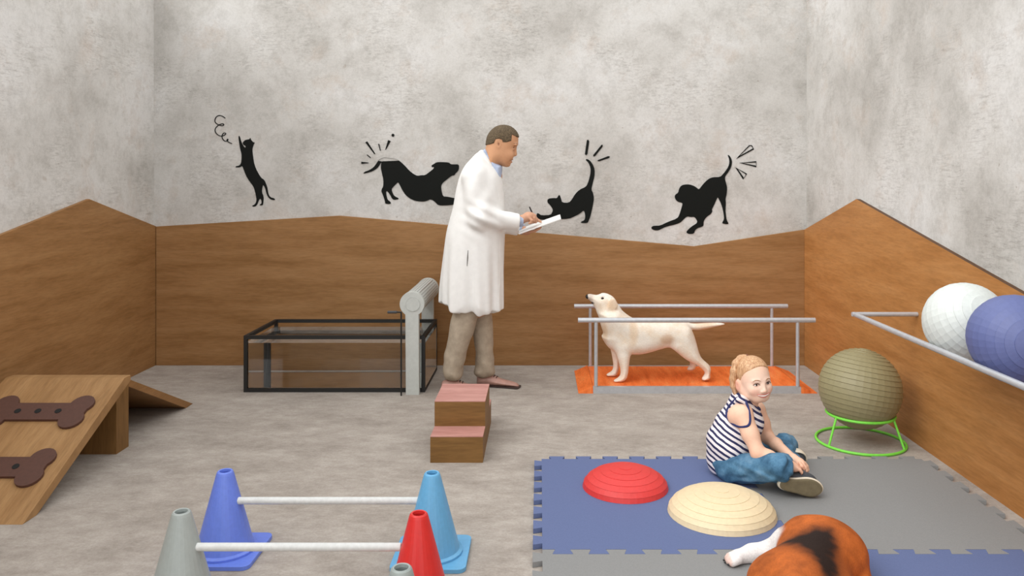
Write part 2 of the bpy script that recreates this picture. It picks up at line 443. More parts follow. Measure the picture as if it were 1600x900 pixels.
dog2 = [(52,495),(65,475),(120,455),(165,425),(195,385),(220,345),(260,322),(300,318),(330,325),(380,330),(430,345),(470,375),(510,415),(550,460),(600,500),(640,518),(680,510),(720,512),(770,475),(815,440),(820,420),(795,425),(790,405),(815,390),(845,370),(900,368),(980,372),(1000,393),(1045,393),(1085,393),(1090,430),(1080,465),(1050,490),(1040,512),(1010,515),(960,555),(910,595),(895,630),(900,680),(915,740),(960,742),(1025,755),(1100,770),(1110,800),(1090,820),(1020,830),(950,838),(865,838),(830,800),(785,768),(740,790),(690,797),(620,790),(560,765),(510,725),(475,670),(450,620),(430,585),(405,610),(375,640),(357,665),(375,715),(395,740),(430,755),(438,770),(385,777),(365,765),(345,725),(320,690),(305,680),(300,700),(308,750),(320,780),(345,795),(355,822),(290,820),(288,790),(265,720),(248,685),(255,655),(270,635),(272,560),(255,490),(243,430),(245,390),(255,365),(272,355),(245,375),(225,410),(200,440),(150,470),(100,485)]
dog2m = [[(75,155),(97,145),(183,278),(175,285)],[(88,290),(98,287),(135,318),(130,325)],[(32,365),(110,374),(110,380),(32,388)],[(215,172),(226,172),(243,243),(236,248)],[(322,130),(350,142),(297,237),(292,232)],[(374+16*math.cos(a*math.pi/6), 78+16*math.sin(a*math.pi/6)) for a in range(12)]]
cat3 = [(398,208),(410,203),(430,215),(450,245),(460,275),(458,320),(445,370),(437,405),(450,430),(455,465),(448,510),(440,545),(432,580),(420,610),(412,626),(368,624),(370,616),(390,608),(398,590),(395,560),(388,540),(360,565),(320,585),(290,597),(240,600),(190,600),(140,606),(90,600),(75,580),(82,558),(95,565),(110,575),(170,572),(180,555),(185,535),(165,505),(148,490),(150,465),(190,460),(212,462),(222,442),(230,440),(240,470),(245,490),(290,492),(310,470),(330,435),(360,405),(400,388),(412,370),(425,330),(433,290),(432,260),(420,230)]
cat3m = [[(408,82),(416,76),(424,88),(412,170),(403,180),(395,172)],[(505,110),(512,110),(512,122),(465,182),(452,188),(450,178)],[(478,212),(548,185),(560,188),(553,198),(490,218),(480,218)]]
dog4 = [(760,132),(775,135),(795,165),(803,200),(795,245),(770,290),(740,330),(735,355),(745,395),(757,440),(752,500),(740,545),(745,590),(740,640),(745,700),(752,745),(770,775),(755,783),(710,775),(712,762),(728,735),(725,690),(715,640),(700,590),(680,550),(668,525),(650,565),(630,610),(612,645),(620,660),(600,690),(570,708),(545,735),(535,760),(535,795),(520,805),(475,820),(455,840),(445,870),(400,875),(375,862),(378,845),(420,805),(465,778),(478,760),(470,740),(450,712),(415,715),(380,708),(350,735),(320,765),(270,785),(200,800),(150,820),(110,840),(70,838),(42,820),(55,800),(85,795),(130,795),(200,760),(290,728),(310,690),(325,640),(340,590),(330,580),(295,572),(272,550),(263,520),(275,500),(298,488),(305,450),(325,420),(355,410),(400,408),(440,420),(470,438),(492,458),(520,420),(555,380),(590,352),(630,340),(690,340),(720,310),(755,265),(775,225),(778,185),(772,160)]
dog4m = [[(850,160),(965,45),(985,45),(1003,75)],[(885,207),(1028,197),(1028,240)],[(843,255),(937,312),(910,355)]]
def decal(name, label, cat, pts, o, sc, marks, base):
    t = thing(name, label, cat, P(base[0], base[1], YW))
    obj('silhouette', decal_bm(pts, o, sc), M_decal, t)
    for q in marks: obj('motion_mark', decal_bm(q, o, sc, 0), M_decal, t)
    return t
t = decal('cat_decal', 'black wall silhouette of a cat standing upright below a curly squiggle', 'wall decal', cat1, (320,170), .189, [], (400,320))
obj('squiggle', ribbon_bm(spiral, (320,170), .189, .0062), M_decal, t)
decal('dog_decal', 'black wall silhouette of a bowing dog with drooping tail, behind the man in white coat', 'wall decal', dog2, (560,200), .14444, dog2m, (620,318))
decal('cat_decal', 'black wall silhouette of a stretching cat with raised tail and three solid strokes', 'wall decal', cat3, (820,200), .2375, cat3m, (910,348))
t = decal('dog_decal', 'black wall silhouette of a bowing dog with upright tail and three outlined wedges', 'wall decal', dog4, (1010,220), .16667, [], (1080,365))
for q in dog4m: obj('motion_mark', ribbon_bm(q, (1010,220), .16667, .0075, True, 0), M_decal, t)

# ------------------------------------------------------------------ agility ramp
t = thing('dog_ramp', 'brown wooden dog ramp with two bone shaped treads by the left wall', 'ramp', (-2.487, 4.1, 0))
Y0, Y1, ZP = 3.277, 4.086, .413; x0, x1 = -2.80, -2.174
bm = bmesh.new(); prism(bm, [(x1,Y0,0),(x1,Y1,ZP),(x1,Y1+.06,ZP),(x1,Y1+.06,ZP-.03),(x1,Y0+.095,0)], (x0-x1,0,0))
obj('front_ramp', bm, M_wood_r, t, bevel=.0015)
obj('support', BM((x0+.02, -2.235, 4.117, 4.24, 0, ZP-.036)), M_wood_v, t)
bm = bmesh.new(); xb = -2.245
prism(bm, [(xb,Y1+.062,ZP),(xb,5.05,0),(xb,4.95,0),(xb,Y1+.156,ZP-.085),(xb,Y1+.062,ZP-.034)], (x0-xb,0,0))
obj('back_ramp', bm, M_wood_s, t, bevel=.0015)
sl_ = Vector((0, Y1-Y0, ZP)).normalized(); nrm = Vector((0, -sl_.z, sl_.y))
def bone_outline(cx):
    pts = []; hl = .178; hw = .052; r = .058
    def arc(cx_, cy_, a0, a1, n=10): return [(cx_+r*math.cos(math.radians(a0+(a1-a0)*i/n)), cy_+r*math.sin(math.radians(a0+(a1-a0)*i/n))) for i in range(n+1)]
    pts += arc(hl+.012, .052, 175, -42, 12); pts += arc(hl+.012, -.052, 42, -175, 12)
    pts += arc(-hl-.012, -.052, -5, -222, 12); pts += arc(-hl-.012, .052, 222, 5, 12)
    return pts
for yc in (3.857, 3.545):
    zc = ZP-(Y1-yc)*ZP/(Y1-Y0); c = Vector((-2.478, yc, zc)); bm = bmesh.new()
    prism(bm, [c+Vector((1,0,0))*u+sl_*v+nrm*.0005 for u, v in bone_outline(0)], nrm*.013)
    b = obj('bone_tread', bm, M_bone, t, label='dark brown bone shaped tread with three holes')
    for k in (-1, 0, 1):
        bm = bmesh.new(); rot = Vector((0,0,1)).rotation_difference(nrm).to_matrix()
        lathe(bm, [(0,.0), (.0155,.0), (.0155,.002), (0,.002)], c+Vector((.1*k,0,0))+nrm*.0132, 20, rot)
        obj('hole', bm, M_hole, b)

# ------------------------------------------------------------------ training cones and poles
def cone_thing(x, y, c, cname, label, dark=None):
    t = thing('training_cone', label, 'cone', (x, y, 0), 'training cones in two rows on the floor')
    m = flat(cname+' plastic', c, .38, 0, .02)
    bm = bmesh.new(); r = .03; hs = .142; pts = []
    for sx, sy, a0 in ((1,1,0),(-1,1,90),(-1,-1,180),(1,-1,270)):
        for i in range(6):
            a = math.radians(a0+i*18); pts.append((x+sx*(hs-r)+r*math.cos(a), y+sy*(hs-r)+r*math.sin(a), 0))
    prism(bm, pts, (0,0,.016)); obj('base', bm, m, t, bevel=.003)
    bm = bmesh.new()
    lathe(bm, [(.118,.0165),(.118,.024),(.106,.03),(.033,.308),(.030,.316),(.026,.320),(.021,.319),(.020,.31),(.030,.26),(.030,.255),(0,.25)], (x, y, 0), 32)
    obj('body', bm, m, t)
    return t
LXc, RXc = -1.222, -.415
cone_thing(LXc, 3.03, (104,130,222), 'blue', 'royal blue training cone on the far left of the set')
cone_thing(RXc, 3.01, (100,168,212), 'sky blue', 'sky blue training cone behind the red one')
cone_thing(LXc, 2.66, (158,166,164), 'grey', 'light grey training cone in front of the royal blue one')
cone_thing(RXc+.005, 2.645, (210,46,44), 'red', 'red training cone in front of the sky blue one')
cone_thing(RXc+.012, 2.275, (150,160,158), 'grey', 'grey training cone tip in front of the red one, mostly cut by the frame')
def rc(z): return .106+(.033-.106)*(z-.03)/(.308-.03)
for y, z, lab in ((3.02, .207, 'far white pole between the royal blue and sky blue cones'), (2.652, .201, 'near white pole between the grey and red cones')):
    bm = TUBE([(LXc+rc(z)-.006, y, z), (RXc-rc(z)+.006, y, z)], .0138, seg=20)
    own_origin(tag(obj('hurdle_pole', bm, M_white_pole, smooth='auto', bevel=.003), lab, 'pole', 'white hurdle poles between the cones'), ((LXc+RXc)/2, y, z))

# ------------------------------------------------------------------ water tank with black frame
ax0, ax1, ay0, ay1, az = -2.02, -.782, 5.32, 5.956, .386; q = .024
t = thing('water_tank', 'clear tank of water in a black square bar frame by the back wall', 'tank', ((ax0+ax1)/2, (ay0+ay1)/2, 0))
for x in (ax0, ax1-q):
    for y in (ay0, ay1-q): obj('post', BM((x, x+q, y, y+q, 0, az)), M_black, t)
for z in (0, az-q):
    for y in (ay0, ay1-q): obj('rail', BM((ax0+q, ax1-q, y, y+q, z, z+(q if z or y == ay0 else .021))), M_black, t)
    for x in (ax0, ax1-q): obj('rail', BM((x, x+q, ay0+q, ay1-q, z, z+q)), M_black, t)
mg, nt, b = new_mat('clear water and glass')
b.inputs['Base Color'].default_value = (.97,.985,.98,1); b.inputs['Roughness'].default_value = 0; b.inputs['Transmission Weight'].default_value = 1; b.inputs['IOR'].default_value = 1.33
e = .001
obj('glass_body', BM((ax0+e, ax1-e, ay0+q+e, ay1-q-e, q+e, .332)), mg, t)

# ------------------------------------------------------------------ drum stand
t = thing('drum_stand', 'light grey stand with perforated horizontal drum at right end of tank', 'machine', (-.857, 5.63, 0))
mdrum, nt, b = new_mat('perforated grey metal'); tc = N(nt, 'ShaderNodeUVMap'); tc.uv_map = 'UVMap'
sx = N(nt, 'ShaderNodeSeparateXYZ'); L(nt, tc.outputs[0], sx.inputs[0])
def fr(sock, k):
    m = N(nt, 'ShaderNodeMath', operation='MULTIPLY'); L(nt, sock, m.inputs[0]); m.inputs[1].default_value = k
    f = N(nt, 'ShaderNodeMath', operation='FRACT'); L(nt, m.outputs[0], f.inputs[0])
    s = N(nt, 'ShaderNodeMath', operation='SUBTRACT'); L(nt, f.outputs[0], s.inputs[0]); s.inputs[1].default_value = .5
    p = N(nt, 'ShaderNodeMath', operation='MULTIPLY'); L(nt, s.outputs[0], p.inputs[0]); L(nt, s.outputs[0], p.inputs[1]); return p.outputs[0]
ad = N(nt, 'ShaderNodeMath', operation='ADD'); L(nt, fr(sx.outputs[0], 28), ad.inputs[0]); L(nt, fr(sx.outputs[1], 15), ad.inputs[1])
L(nt, ramp(nt, ad.outputs[0], [(.06, S4((100,104,102))), (.09, S4((196,200,197)))]), b.inputs['Base Color']); b.inputs['Roughness'].default_value = .45
cx_, cz_, rd = -.860, .612, .080
def keyhole(y0, y1):
    bm = bmesh.new(); pts = []; hw = .0445; a0 = math.asin(hw/(rd+.003))
    for i in range(41):
        a = -math.pi/2+a0+(2*math.pi-2*a0)*i/40; pts.append((cx_+(rd+.003)*math.cos(a), y0, cz_+(rd+.003)*math.sin(a)))
    pts += [(cx_-hw+.003, y0, 0), (cx_+hw+.003, y0, 0)]
    prism(bm, pts, (0, y1-y0, 0)); return bm
obj('post', keyhole(5.255, 5.303), M_grey, t, bevel=.002)
obj('post', keyhole(5.972, 6.02), M_grey, t, bevel=.002)
bm = bmesh.new(); uvl = bm.loops.layers.uv.new('UVMap'); n = 48; rings = []
for y in (5.304, 5.971): rings.append([bm.verts.new((cx_+rd*math.cos(2*math.pi*k/n), y, cz_+rd*math.sin(2*math.pi*k/n))) for k in range(n)])
for k in range(n):
    f = bm.faces.new((rings[0][k], rings[1][k], rings[1][(k+1)%n], rings[0][(k+1)%n]))
    for lp, uv in zip(f.loops, ((k/n,0),(k/n,1),((k+1)/n,1),((k+1)/n,0))): lp[uvl].uv = uv
obj('drum', bm, mdrum, t, smooth=True)
a = math.radians(62); d = Vector((math.cos(a), 0, math.sin(a))); c = Vector((cx_, 0, cz_))
obj('seam_strip', TUBE([c+d*(rd+.001)+Vector((0,5.31,0)), c+d*(rd+.001)+Vector((0,5.965,0))], .004, seg=8), M_white_pole, t)
bm = bmesh.new(); lathe(bm, [(0,0),(.048,0),(.048,.003),(.0455,.003),(.0455,.0015),(0,.0015)], (cx_+.006, 5.2535, cz_), 40, Matrix.Rotation(math.pi/2, 3, 'X'))
obj('end_cap', bm, M_grey, t)
rod = obj('crank_rod', TUBE([(-.929, 5.235, .0), (-.929, 5.235, .556), (-.9275, 5.235, .561), (-.960, 5.235, .5615)], .0055, seg=10), M_black, t, label='thin black crank rod')
obj('handle', TUBE([(-.958, 5.235, .5615), (-1.02, 5.235, .5615)], .009, seg=14), flat('dark grey grip', (58,60,64), .5), rod)

# ------------------------------------------------------------------ step block
t = thing('pet_steps', 'brown wooden pet steps with pink treads at the feet of the man', 'steps', (-.426, 4.33, 0))
sx0, sx1 = -.560, -.290
bm = bmesh.new()
prism(bm, [(sx0,3.995,0),(sx0,4.67,0),(sx0,4.67,.131),(sx0,4.512,.131),(sx0,4.512,.265),(sx0,4.16,.265),(sx0,4.16,.131),(sx0,3.995,.131)], (sx1-sx0,0,0))
obj('body', bm, M_wood_st, t)
for y0, y1, z in ((3.995,4.1595,.131),(4.16,4.512,.265),(4.5125,4.67,.131)):
    obj('tread', BM((sx0, sx1, y0, y1, z+.0003, z+.0045)), M_tread, t, label='pinkish wood tread')

# ------------------------------------------------------------------ parallel bars with orange platform
bx0, bx1, by0, by1, bz = .364, 1.775, 5.29, 5.91, .044
t = thing('parallel_bars', 'steel parallel bars over a low orange wooden platform', 'rehab bars', ((bx0+bx1)/2, 5.6, 0))
obj('platform', BM((bx0+.001, bx1-.001, by0+.031, by1-.031, .004, bz)), M_orange, t, label='orange wood platform')
for y in (by0, by1-.03): obj('side_rail', BM((bx0-.0, bx1+.0, y, y+.03, 0, bz)), M_steel, t)
for xa, xb in ((bx0-.1, bx0-.001), (bx1+.11, bx1+.001)):
    bm = bmesh.new(); prism(bm, [(xa, by0, 0), (xb, by0, 0), (xb, by0, bz), (xa+(.012 if xa < xb else -.012), by0, .006), (xa, by0, .004)], (0, by1-by0, 0)); obj('end_ramp', bm, M_orange, t, label='orange wood end ramp')
for y in (by0+.015, by1-.015):
    obj('handrail', TUBE([(.262, y, .495), (1.875, y, .495)], .0168, seg=24), M_steel, t, smooth='auto')
    for x in (.384, 1.757): obj('post', TUBE([(x, y, bz+.001), (x, y, .482)], .0125, seg=18), M_steel, t, smooth='auto')

# ------------------------------------------------------------------ foam mats
MT = .022; D = .037; NP = 7
def edge(a, b, out, flip=False):
    """dovetail line from a to b; tongues point along out"""
    a = Vector(a); b = Vector(b); out = Vector(out)*D; pts = []
    for i in range(NP):
        for s, o in ((.36,0),(.28,1),(.86,1),(.78,0)):
            pts.append(a+(b-a)*((i+s)/NP)+out*o)
    return pts
mx = (.010, .976, 1.955); my = (2.035, 3.013, 3.991)
tiles = {}
E = {}
for i in range(2):
    for j in range(3):   # horizontal lines (along x) under/over
        out = (0, 1, 0) if j == 2 else ((0, -1, 0))
        E['h', i, j] = edge((mx[i], my[j], 0), (mx[i+1], my[j], 0), out)
for j in range(2):
    for i in range(3):
        out = (-1, 0, 0) if i == 0 else (1, 0, 0)
        E['v', i, j] = edge((mx[i], my[j], 0), (mx[i], my[j+1], 0), out)
def tile(i, j, m, label):
    pts = [Vector((mx[i], my[j], 0))]+E['h', i, j]+[Vector((mx[i+1], my[j], 0))]+E['v', i+1, j]+[Vector((mx[i+1], my[j+1], 0))]+E['h', i, j+1][::-1]+[Vector((mx[i], my[j+1], 0))]+E['v', i, j][::-1]
    out = []
    for p in pts:
        if not out or (p-out[-1]).length > 1e-5: out.append(p)
    c = Vector((mx[i]+mx[i+1], my[j]+my[j+1], 0))/2
    bm = bmesh.new(); prism(bm, [c+(p-c)*.9985+Vector((0,0,.0005)) for p in out], (0,0,MT-.0005))
    o = obj('foam_mat', bm, m, bevel=.0012)
    return own_origin(tag(o, label, 'mat', 'interlocking foam mats on the floor'), c)
tile(0, 1, M_blue_mat, 'blue foam mat under the red and cream domes')
tile(1, 1, M_grey_mat, 'grey foam mat under the shoes of the girl, beside the right wall')
tile(0, 0, M_grey_mat, 'grey foam mat at the front, below the blue mat with the domes')
tile(1, 0, M_blue_mat, 'blue foam mat at the front right corner, beside the brown and black dog')

# ------------------------------------------------------------------ balance domes
def ribbed(R_, h_, n, ridge):
    """profile of a cap made of overlapping rings"""
    prof = [(0, h_)]
    for i in range(1, n+1):
        a = math.pi/2*(i-.35)/(n-.35); r = R_*math.sin(a); z = h_*math.cos(a)
        prof.append((r, z))
        if i < n: prof.append((r-ridge*math.sin(a)*.6, z-ridge*.8))
    return prof
def dome(px, Y, R_, h_, c, nm, label, n):
    x = (px-CX)*Y/FOC; bm = bmesh.new()
    prof = [(r, max(z, 0)+.0005) for r, z in ribbed(R_, h_, n, .0016)]; prof.append((0, .0005))
    lathe(bm, prof, (x, Y, MT), 40)
    o = obj('balance_dome', bm, flat(nm, c, .5, 0, .02))
    own_origin(tag(o, label, 'balance dome', 'balance domes on the blue mat'), (x, Y, MT))
dome(977, 3.63, .199, .090, (212,56,54), 'red rubber', 'red ringed half dome on the blue mat', 7)
dome(1127.5, 3.345, .230, .098, (226,207,170), 'cream rubber', 'cream coloured ringed half dome on the blue mat, larger than the red one', 8)

# ------------------------------------------------------------------ exercise balls
def ball(c, r, col, nm, label, axis, n=16, name='exercise_ball'):
    rot = Vector((0,0,1)).rotation_difference(Vector(axis).normalized()).to_matrix(); prof = [(0, r)]
    for i in range(1, n):
        a = math.pi*i/n; prof.append((r*math.sin(a), r*math.cos(a)))
        g = r-.0030; a2 = a+.010; prof.append((g*math.sin(a2), g*math.cos(a2)))
    prof.append((0, -r)); bm = bmesh.new(); lathe(bm, prof, (0,0,0), 36, rot)
    o = obj(name, bm, flat(nm, col, .5, 0, .02)); o.location = c
    return tag(o, label, 'exercise ball')
gx, gy = 1.774, 4.312
ball((gx-.001, gy, .2965), .2195, (142,134,100), 'olive rubber', 'olive green ribbed exercise ball on a lime green ring stand', (.18,.1,1), 24)
t = thing('ball_stand', 'lime green tube ring stand holding the olive ball', 'ball stand', (gx, gy, 0))
rt = .0075; zt = .1585
def ring(r, z, n=64): return [(gx+r*math.cos(2*math.pi*i/n), gy+r*math.sin(2*math.pi*i/n), z) for i in range(n)]
rtop = math.sqrt(.2195**2-(.2965-zt)**2)+rt*.8
obj('lower_ring', TUBE(ring(.232, .0075), rt, seg=12, closed=True), M_green, t, smooth=True)
obj('upper_ring', TUBE(ring(rtop, zt), rt, seg=12, closed=True), M_green, t, smooth=True)
for a in (205, 318, 85):
    a = math.radians(a); d = Vector((math.cos(a), math.sin(a), 0)); c = Vector((gx, gy, 0))
    obj('leg', TUBE([c+d*.231+Vector((0,0,.012)), c+d*(rtop+.002)+Vector((0,0,zt-.004))], .0062, seg=12), M_green, t, smooth='auto')
rz_, rx_ = .714, 1.724
bxc, bzc = 1.890, .817
ball((bxc, 3.46, bzc), .176, (206,212,209), 'white rubber', 'white ribbed exercise ball on the wall rail', (.09,-.875,.48))
ball((bxc, 3.095, bzc), .176, (92,102,150), 'blue rubber', 'blue ribbed exercise ball on the wall rail, cut by the right edge', (-.16,-.97,.07))
t = thing('wall_rail', 'steel tube ball rail fixed along the right wall panel', 'rail', (XR, 3.4, rz_))
obj('rail', TUBE([(rx_, 4.268, rz_), (rx_, 2.3, rz_)], .0135, seg=20), M_steel, t, smooth='auto')
for y in (4.268, 2.3): obj('bracket', TUBE([(rx_-.013, y, rz_), (XR-.001, y, rz_)], .0125, seg=20), M_steel, t, smooth='auto')
#PEOPLE
# ------------------------------------------------------------------ people and animals
from mathutils.bvhtree import BVHTree
def hit(o, a, d):
    """first point of a mesh met from a along d (world)"""
    off = root_loc(o.parent) if o.parent else Vector((0,0,0)); me = o.data
    if 'bvh' not in HIT or HIT['bvh'][0] != o.name:
        HIT['bvh'] = (o.name, BVHTree.FromPolygons([v.co for v in me.vertices], [tuple(p.vertices) for p in me.polygons]))
    p, n, i, dd = HIT['bvh'][1].ray_cast(Vector(a)-off, Vector(d).normalized())
    return (p+off, n) if p else (None, None)
HIT = {}
def hitpx(o, px, py):
    return hit(o, (0,0,H), P(px, py, 1)-Vector((0,0,H)))
M_skin = vcol('skin', .55, 90, .04, .03)
M_coat = flat('white cotton', (236,236,234), .85, 0, .012, 25, .08, .2)
M_shirt = flat('pale blue cotton', (172,184,208), .8, 0, .03, 90, .1, .2)
M_trous = flat('khaki cotton', (170,156,138), .85, 0, .05, 30, .15, .2)
M_hair = flat('short dark brown hair', (86,74,58), .8, 0, .35, 170, .5, .2)
M_shoe = flat('tan brown leather', (176,136,124), .45, 0, .05, 30, .05)
M_sole = flat('dark shoe sole', (66,48,44), .7)
M_dark = flat('near black plastic', (26,26,28), .45)
M_paper = flat('white board', (238,238,236), .6, 0, .01)
def const(c):
    c = np.array(S(c)); return lambda V: np.tile(c, (len(V), 1))

# ---- man in a white coat
YM = 5.40
man = thing('person', 'man in a long white coat writing on a board held in front of him', 'person', (-.42, YM, 0))
def HC(cx, cy, dy=0): return P(740+.13333*cx, 180+.13333*cy, YM+dy)
def HCp(pts): return XZ([(740+.13333*x, 180+.13333*y) for x, y in pts], YM)
head_pts = [(345,118),(420,130),(480,170),(515,220),(526,262),(522,335),(503,372),(490,400),(474,445),(462,492),(452,508),(455,522),(434,537),(444,554),(424,570),(420,588),(405,602),(370,606),(335,594),(300,582),(285,625),(270,720),(150,720),(105,500),(138,400),(150,340),(157,280),(175,230),(212,178),(270,135)]
xe = HC(300,0).x
hw = lambda x, z: 1-.22*np.clip((x-xe)/.12, 0, 1)
def head_base(s):
    s.infl(HCp(head_pts), YM, .079, .080, k=.01, smooth=1, wfun=hw)
b = Solid((-.76, 5.02, 0), (.20, 5.78, 1.86), .0045)
head_base(b)
b.cone(HC(492,385), HC(487,458), .006, .0135, k=.014); b.ell(HC(474,466), (.012,.017,.009), k=.008)
for s_ in (-1, 1):
    b.cone(HC(500,338,.012*s_), HC(495,345,.045*s_), .010, .008, k=.014)
    b.ell(HC(468,392,.033*s_), (.012,.013,.009), k=.006)
    b.ell(HC(478,375,.036*s_), (.010,.012,.007), k=.006, op='s')
    b.ell(HC(415,470,.040*s_), (.032,.020,.030), k=.03)
    b.ell(HC(287,340,.072*s_), (.021,.012,.035), k=.008); b.ell(HC(292,335,.086*s_), (.011,.008,.02), k=.006, op='s')
b.ell(HC(450,516), (.010,.022,.006), k=.006); b.ell(HC(440,549), (.010,.021,.006), k=.006); b.ell(HC(400,580), (.018,.022,.014), k=.012)
# torso, arms and legs under the clothes
b.cone(HC(225,720), P(742,330,YM), .065, .11, k=.05); b.cone(P(742,330,YM), P(742,470,YM), .11, .12, k=.05)
shR, elR, wrR = P(740,280,5.27), P(752,338,5.21), P(813,343.5,5.31)
shL, elL, wrL = P(740,280,5.53), P(752,340,5.58), P(815,358.5,5.47)
b.chain([shR, elR, wrR], [.045,.036,.026], k=.03); b.chain([shL, elL, wrL], [.045,.036,.026], k=.03)
b.chain([P(740,470,5.34), P(722,535,5.33), P(708,588,5.32)], [.05,.04,.028], k=.0)
b.chain([P(752,470,5.46), P(755,535,5.46), P(757,584,5.46)], [.05,.04,.028], k=.0)
def HP(cx, cy, dy=0, Y=5.30): return P(780+.07779*cx, 310+.07778*cy, Y+dy)
b.cone(wrR, HP(560,385,.01), .026, .031, k=.02); b.ell(HP(600,350,.012), (.034,.040,.026), k=.02)
for pts, r in (([(640,310,.040),(735,400,.042),(800,450,.042),(838,474,.042)], .0098),
               ([(655,310,.020),(715,345,.020),(722,410,.020),(735,455,.022)], .0105),
               ([(640,345,-.002),(700,395,-.004),(695,450,-.002),(660,480,.004)], .0102),
               ([(600,390,-.022),(655,440,-.024),(640,485,-.020),(600,500,-.012)], .0095),
               ([(520,400,.040),(600,440,.056),(690,470,.052),(740,478,.044)], .0105)):
    b.chain([HP(*p) for p in pts], [r*1.05, r, r*.95, r*.82], k=.006)
b.cone(wrL, P(822,361.5,5.45), .026, .026, k=.02); b.ell(P(823,362.2,5.44), (.036,.040,.018), k=.015)
for i, dy in enumerate((-.036,-.014,.008,.030)):
    b.chain([P(828,362.3,5.43+dy), P(836,360.8,5.425+dy), P(842-i*.8,357.2,5.42+dy), P(845-i*.8,355.0,5.42+dy)], [.010,.0095,.009,.008], k=.005)
b.chain([P(818,360,5.47), P(824,356.2,5.50), P(832,352.6,5.51)], [.011,.010,.009], k=.008)
def man_col(V):
    n = vn(V, 30); base = np.array(S((196,146,110))); c = np.tile(base, (len(V), 1))*(1+.04*n[:,None])
    hand = sstep(HP(380,0).x, HP(480,0).x, V[:,0]); c = lerp(c, np.tile(np.array(S((205,158,132))), (len(V),1)), hand*.8)
    def blob(ctr, r, colr, k):
        nonlocal c
        d = np.sqrt((((V-np.array(ctr))/np.array(r))**2).sum(1)); c = lerp(c, np.tile(np.array(S(colr)), (len(V),1)), k*(1-sstep(.6, 1.1, d)))
    for s_ in (-1, 1):
        blob(HC(483,333,.036*s_), (.022,.016,.0055), (84,62,48), .85)
        blob(HC(474,384,.036*s_), (.014,.018,.0035), (80,56,44), .8)
    for s_ in (-1, 1): blob(HC(294,338,.084*s_), (.008,.012,.014), (120,76,54), .8)
    blob(HC(448,519), (.012,.024,.007), (168,104,86), .6); blob(HC(440,548), (.012,.024,.006), (172,108,90), .6)
    blob(HC(444,535), (.014,.026,.0022), (110,66,54), .7)
    return c
man_body = b.build('body', M_skin, man, man_col)
hr = Solid((-.76, 5.28, 1.5), (-.12, 5.52, 1.86), .0035)
head_base(hr); hr.f -= .006
hpoly = HCp([(90,352),(90,60),(620,60),(620,262),(520,262),(452,232),(446,306),(392,322),(348,324),(338,292),(304,282),(264,286),(246,332),(200,346),(150,352)])
hr.clip(lambda x, y, z: poly_sd(hpoly, x[:,0,:], z[0])[:,None,:], .004)
hr.build('hair', M_hair, man)
# coat
ct = Solid((-.78, 5.02, .52), (.0, 5.78, 1.72), .0065)
coat_pts = [(748,236),(738,246),(725,260),(717,278),(712,300),(708,325),(702,345),(697,365),(694,393),(690.5,429),(688.5,455),(689,510),(787,510),(787,440),(788,400),(789,363),(788.5,333),(787,301),(785.5,285),(783,272),(775,260),(765,249),(757,240)]
ct.infl(XZ(coat_pts, YM), YM, .205, .20, k=.02, smooth=2)
ct.chain([P(739,277,5.25), P(751,338,5.205), P(806,346.5,5.30)], [.077,.070,.058], k=.045)
ct.chain([P(739,277,5.55), P(752,342,5.58), P(807,355,5.49)], [.077,.070,.058], k=.04)
for c_ in (P(806,346.5,5.30), P(807,355,5.49)):
    d_ = (c_-P(751,340,c_.y-.05)).normalized(); ct.ell(c_+d_*(.15+.012), (.15,.15,.15), k=.004, op='s')
hx = [P(x, y, YM) for x, y in ((680,468),(691,470.5),(705,477),(722,482),(750,485),(772,484.5),(786,479.5),(795,478))]
ct.clip(lambda x, y, z: np.interp(x, [p.x for p in hx], [p.z for p in hx])-z, .006)
def folds(x, y, z):
    lo_ = np.clip((1.10-z)/.5, 0, 1); a = np.arctan2(y-YM, x+.43)
    f = .011*lo_*np.sin(7*a+2.2*z+.6*np.sin(5*z))+.006*lo_*np.sin(15*a+3*z)
    el = np.exp(-((x+.37)**2+(z-1.19)**2)/.012)*np.clip((5.32-y)/.06, 0, 1)
    f = f+.009*el*np.sin(75*(z+.55*x))
    up = np.exp(-((x+.42)**2+(z-1.36)**2)/.02)*np.clip((5.32-y)/.06, 0, 1); f = f+.007*up*np.sin(42*(x-.35*z))
    arm = np.exp(-((x+.28)**2+(z-1.18)**2)/.008); return f+.003*arm*np.sin(60*(x+.3*z))
ct.add(folds)
coat = ct.build('lab_coat', M_coat, man, relax=2)
lp = Solid((-.80, 5.24, 1.25), (-.10, 5.56, 1.72), .004)
zt_ = HC(0,400).z
lp.infl(HCp([(36,500),(44,440),(100,392),(172,460),(236,566),(288,690),(310,790),(345,960),(315,980),(240,800),(150,630),(70,530)]), YM, .083, .03, k=.01, wfun=lambda x, z: 1+1.5*np.clip(zt_-z, 0, .3)+0*x)
lp.build('coat_collar', M_coat, coat)
p_ = [hitpx(coat, 731.2, 391)[0], hitpx(coat, 730.6, 403)[0], hitpx(coat, 729.8, 416)[0]]
obj('pocket_slit', TUBE([q_+Vector((0,.0005,0)) for q_ in p_], [.0022,.0045,.0022], seg=8), flat('pocket shadowed cloth', (120,118,116), .9), coat)
fl = [hitpx(coat, x, y)[0] for x, y in ((776,290),(780,310),(781,380),(781,420),(780,450),(779,480))]
obj('front_seam', TUBE([q_+Vector((0,.0012,0)) for q_ in fl if q_], .0026, seg=8), M_coat, coat)
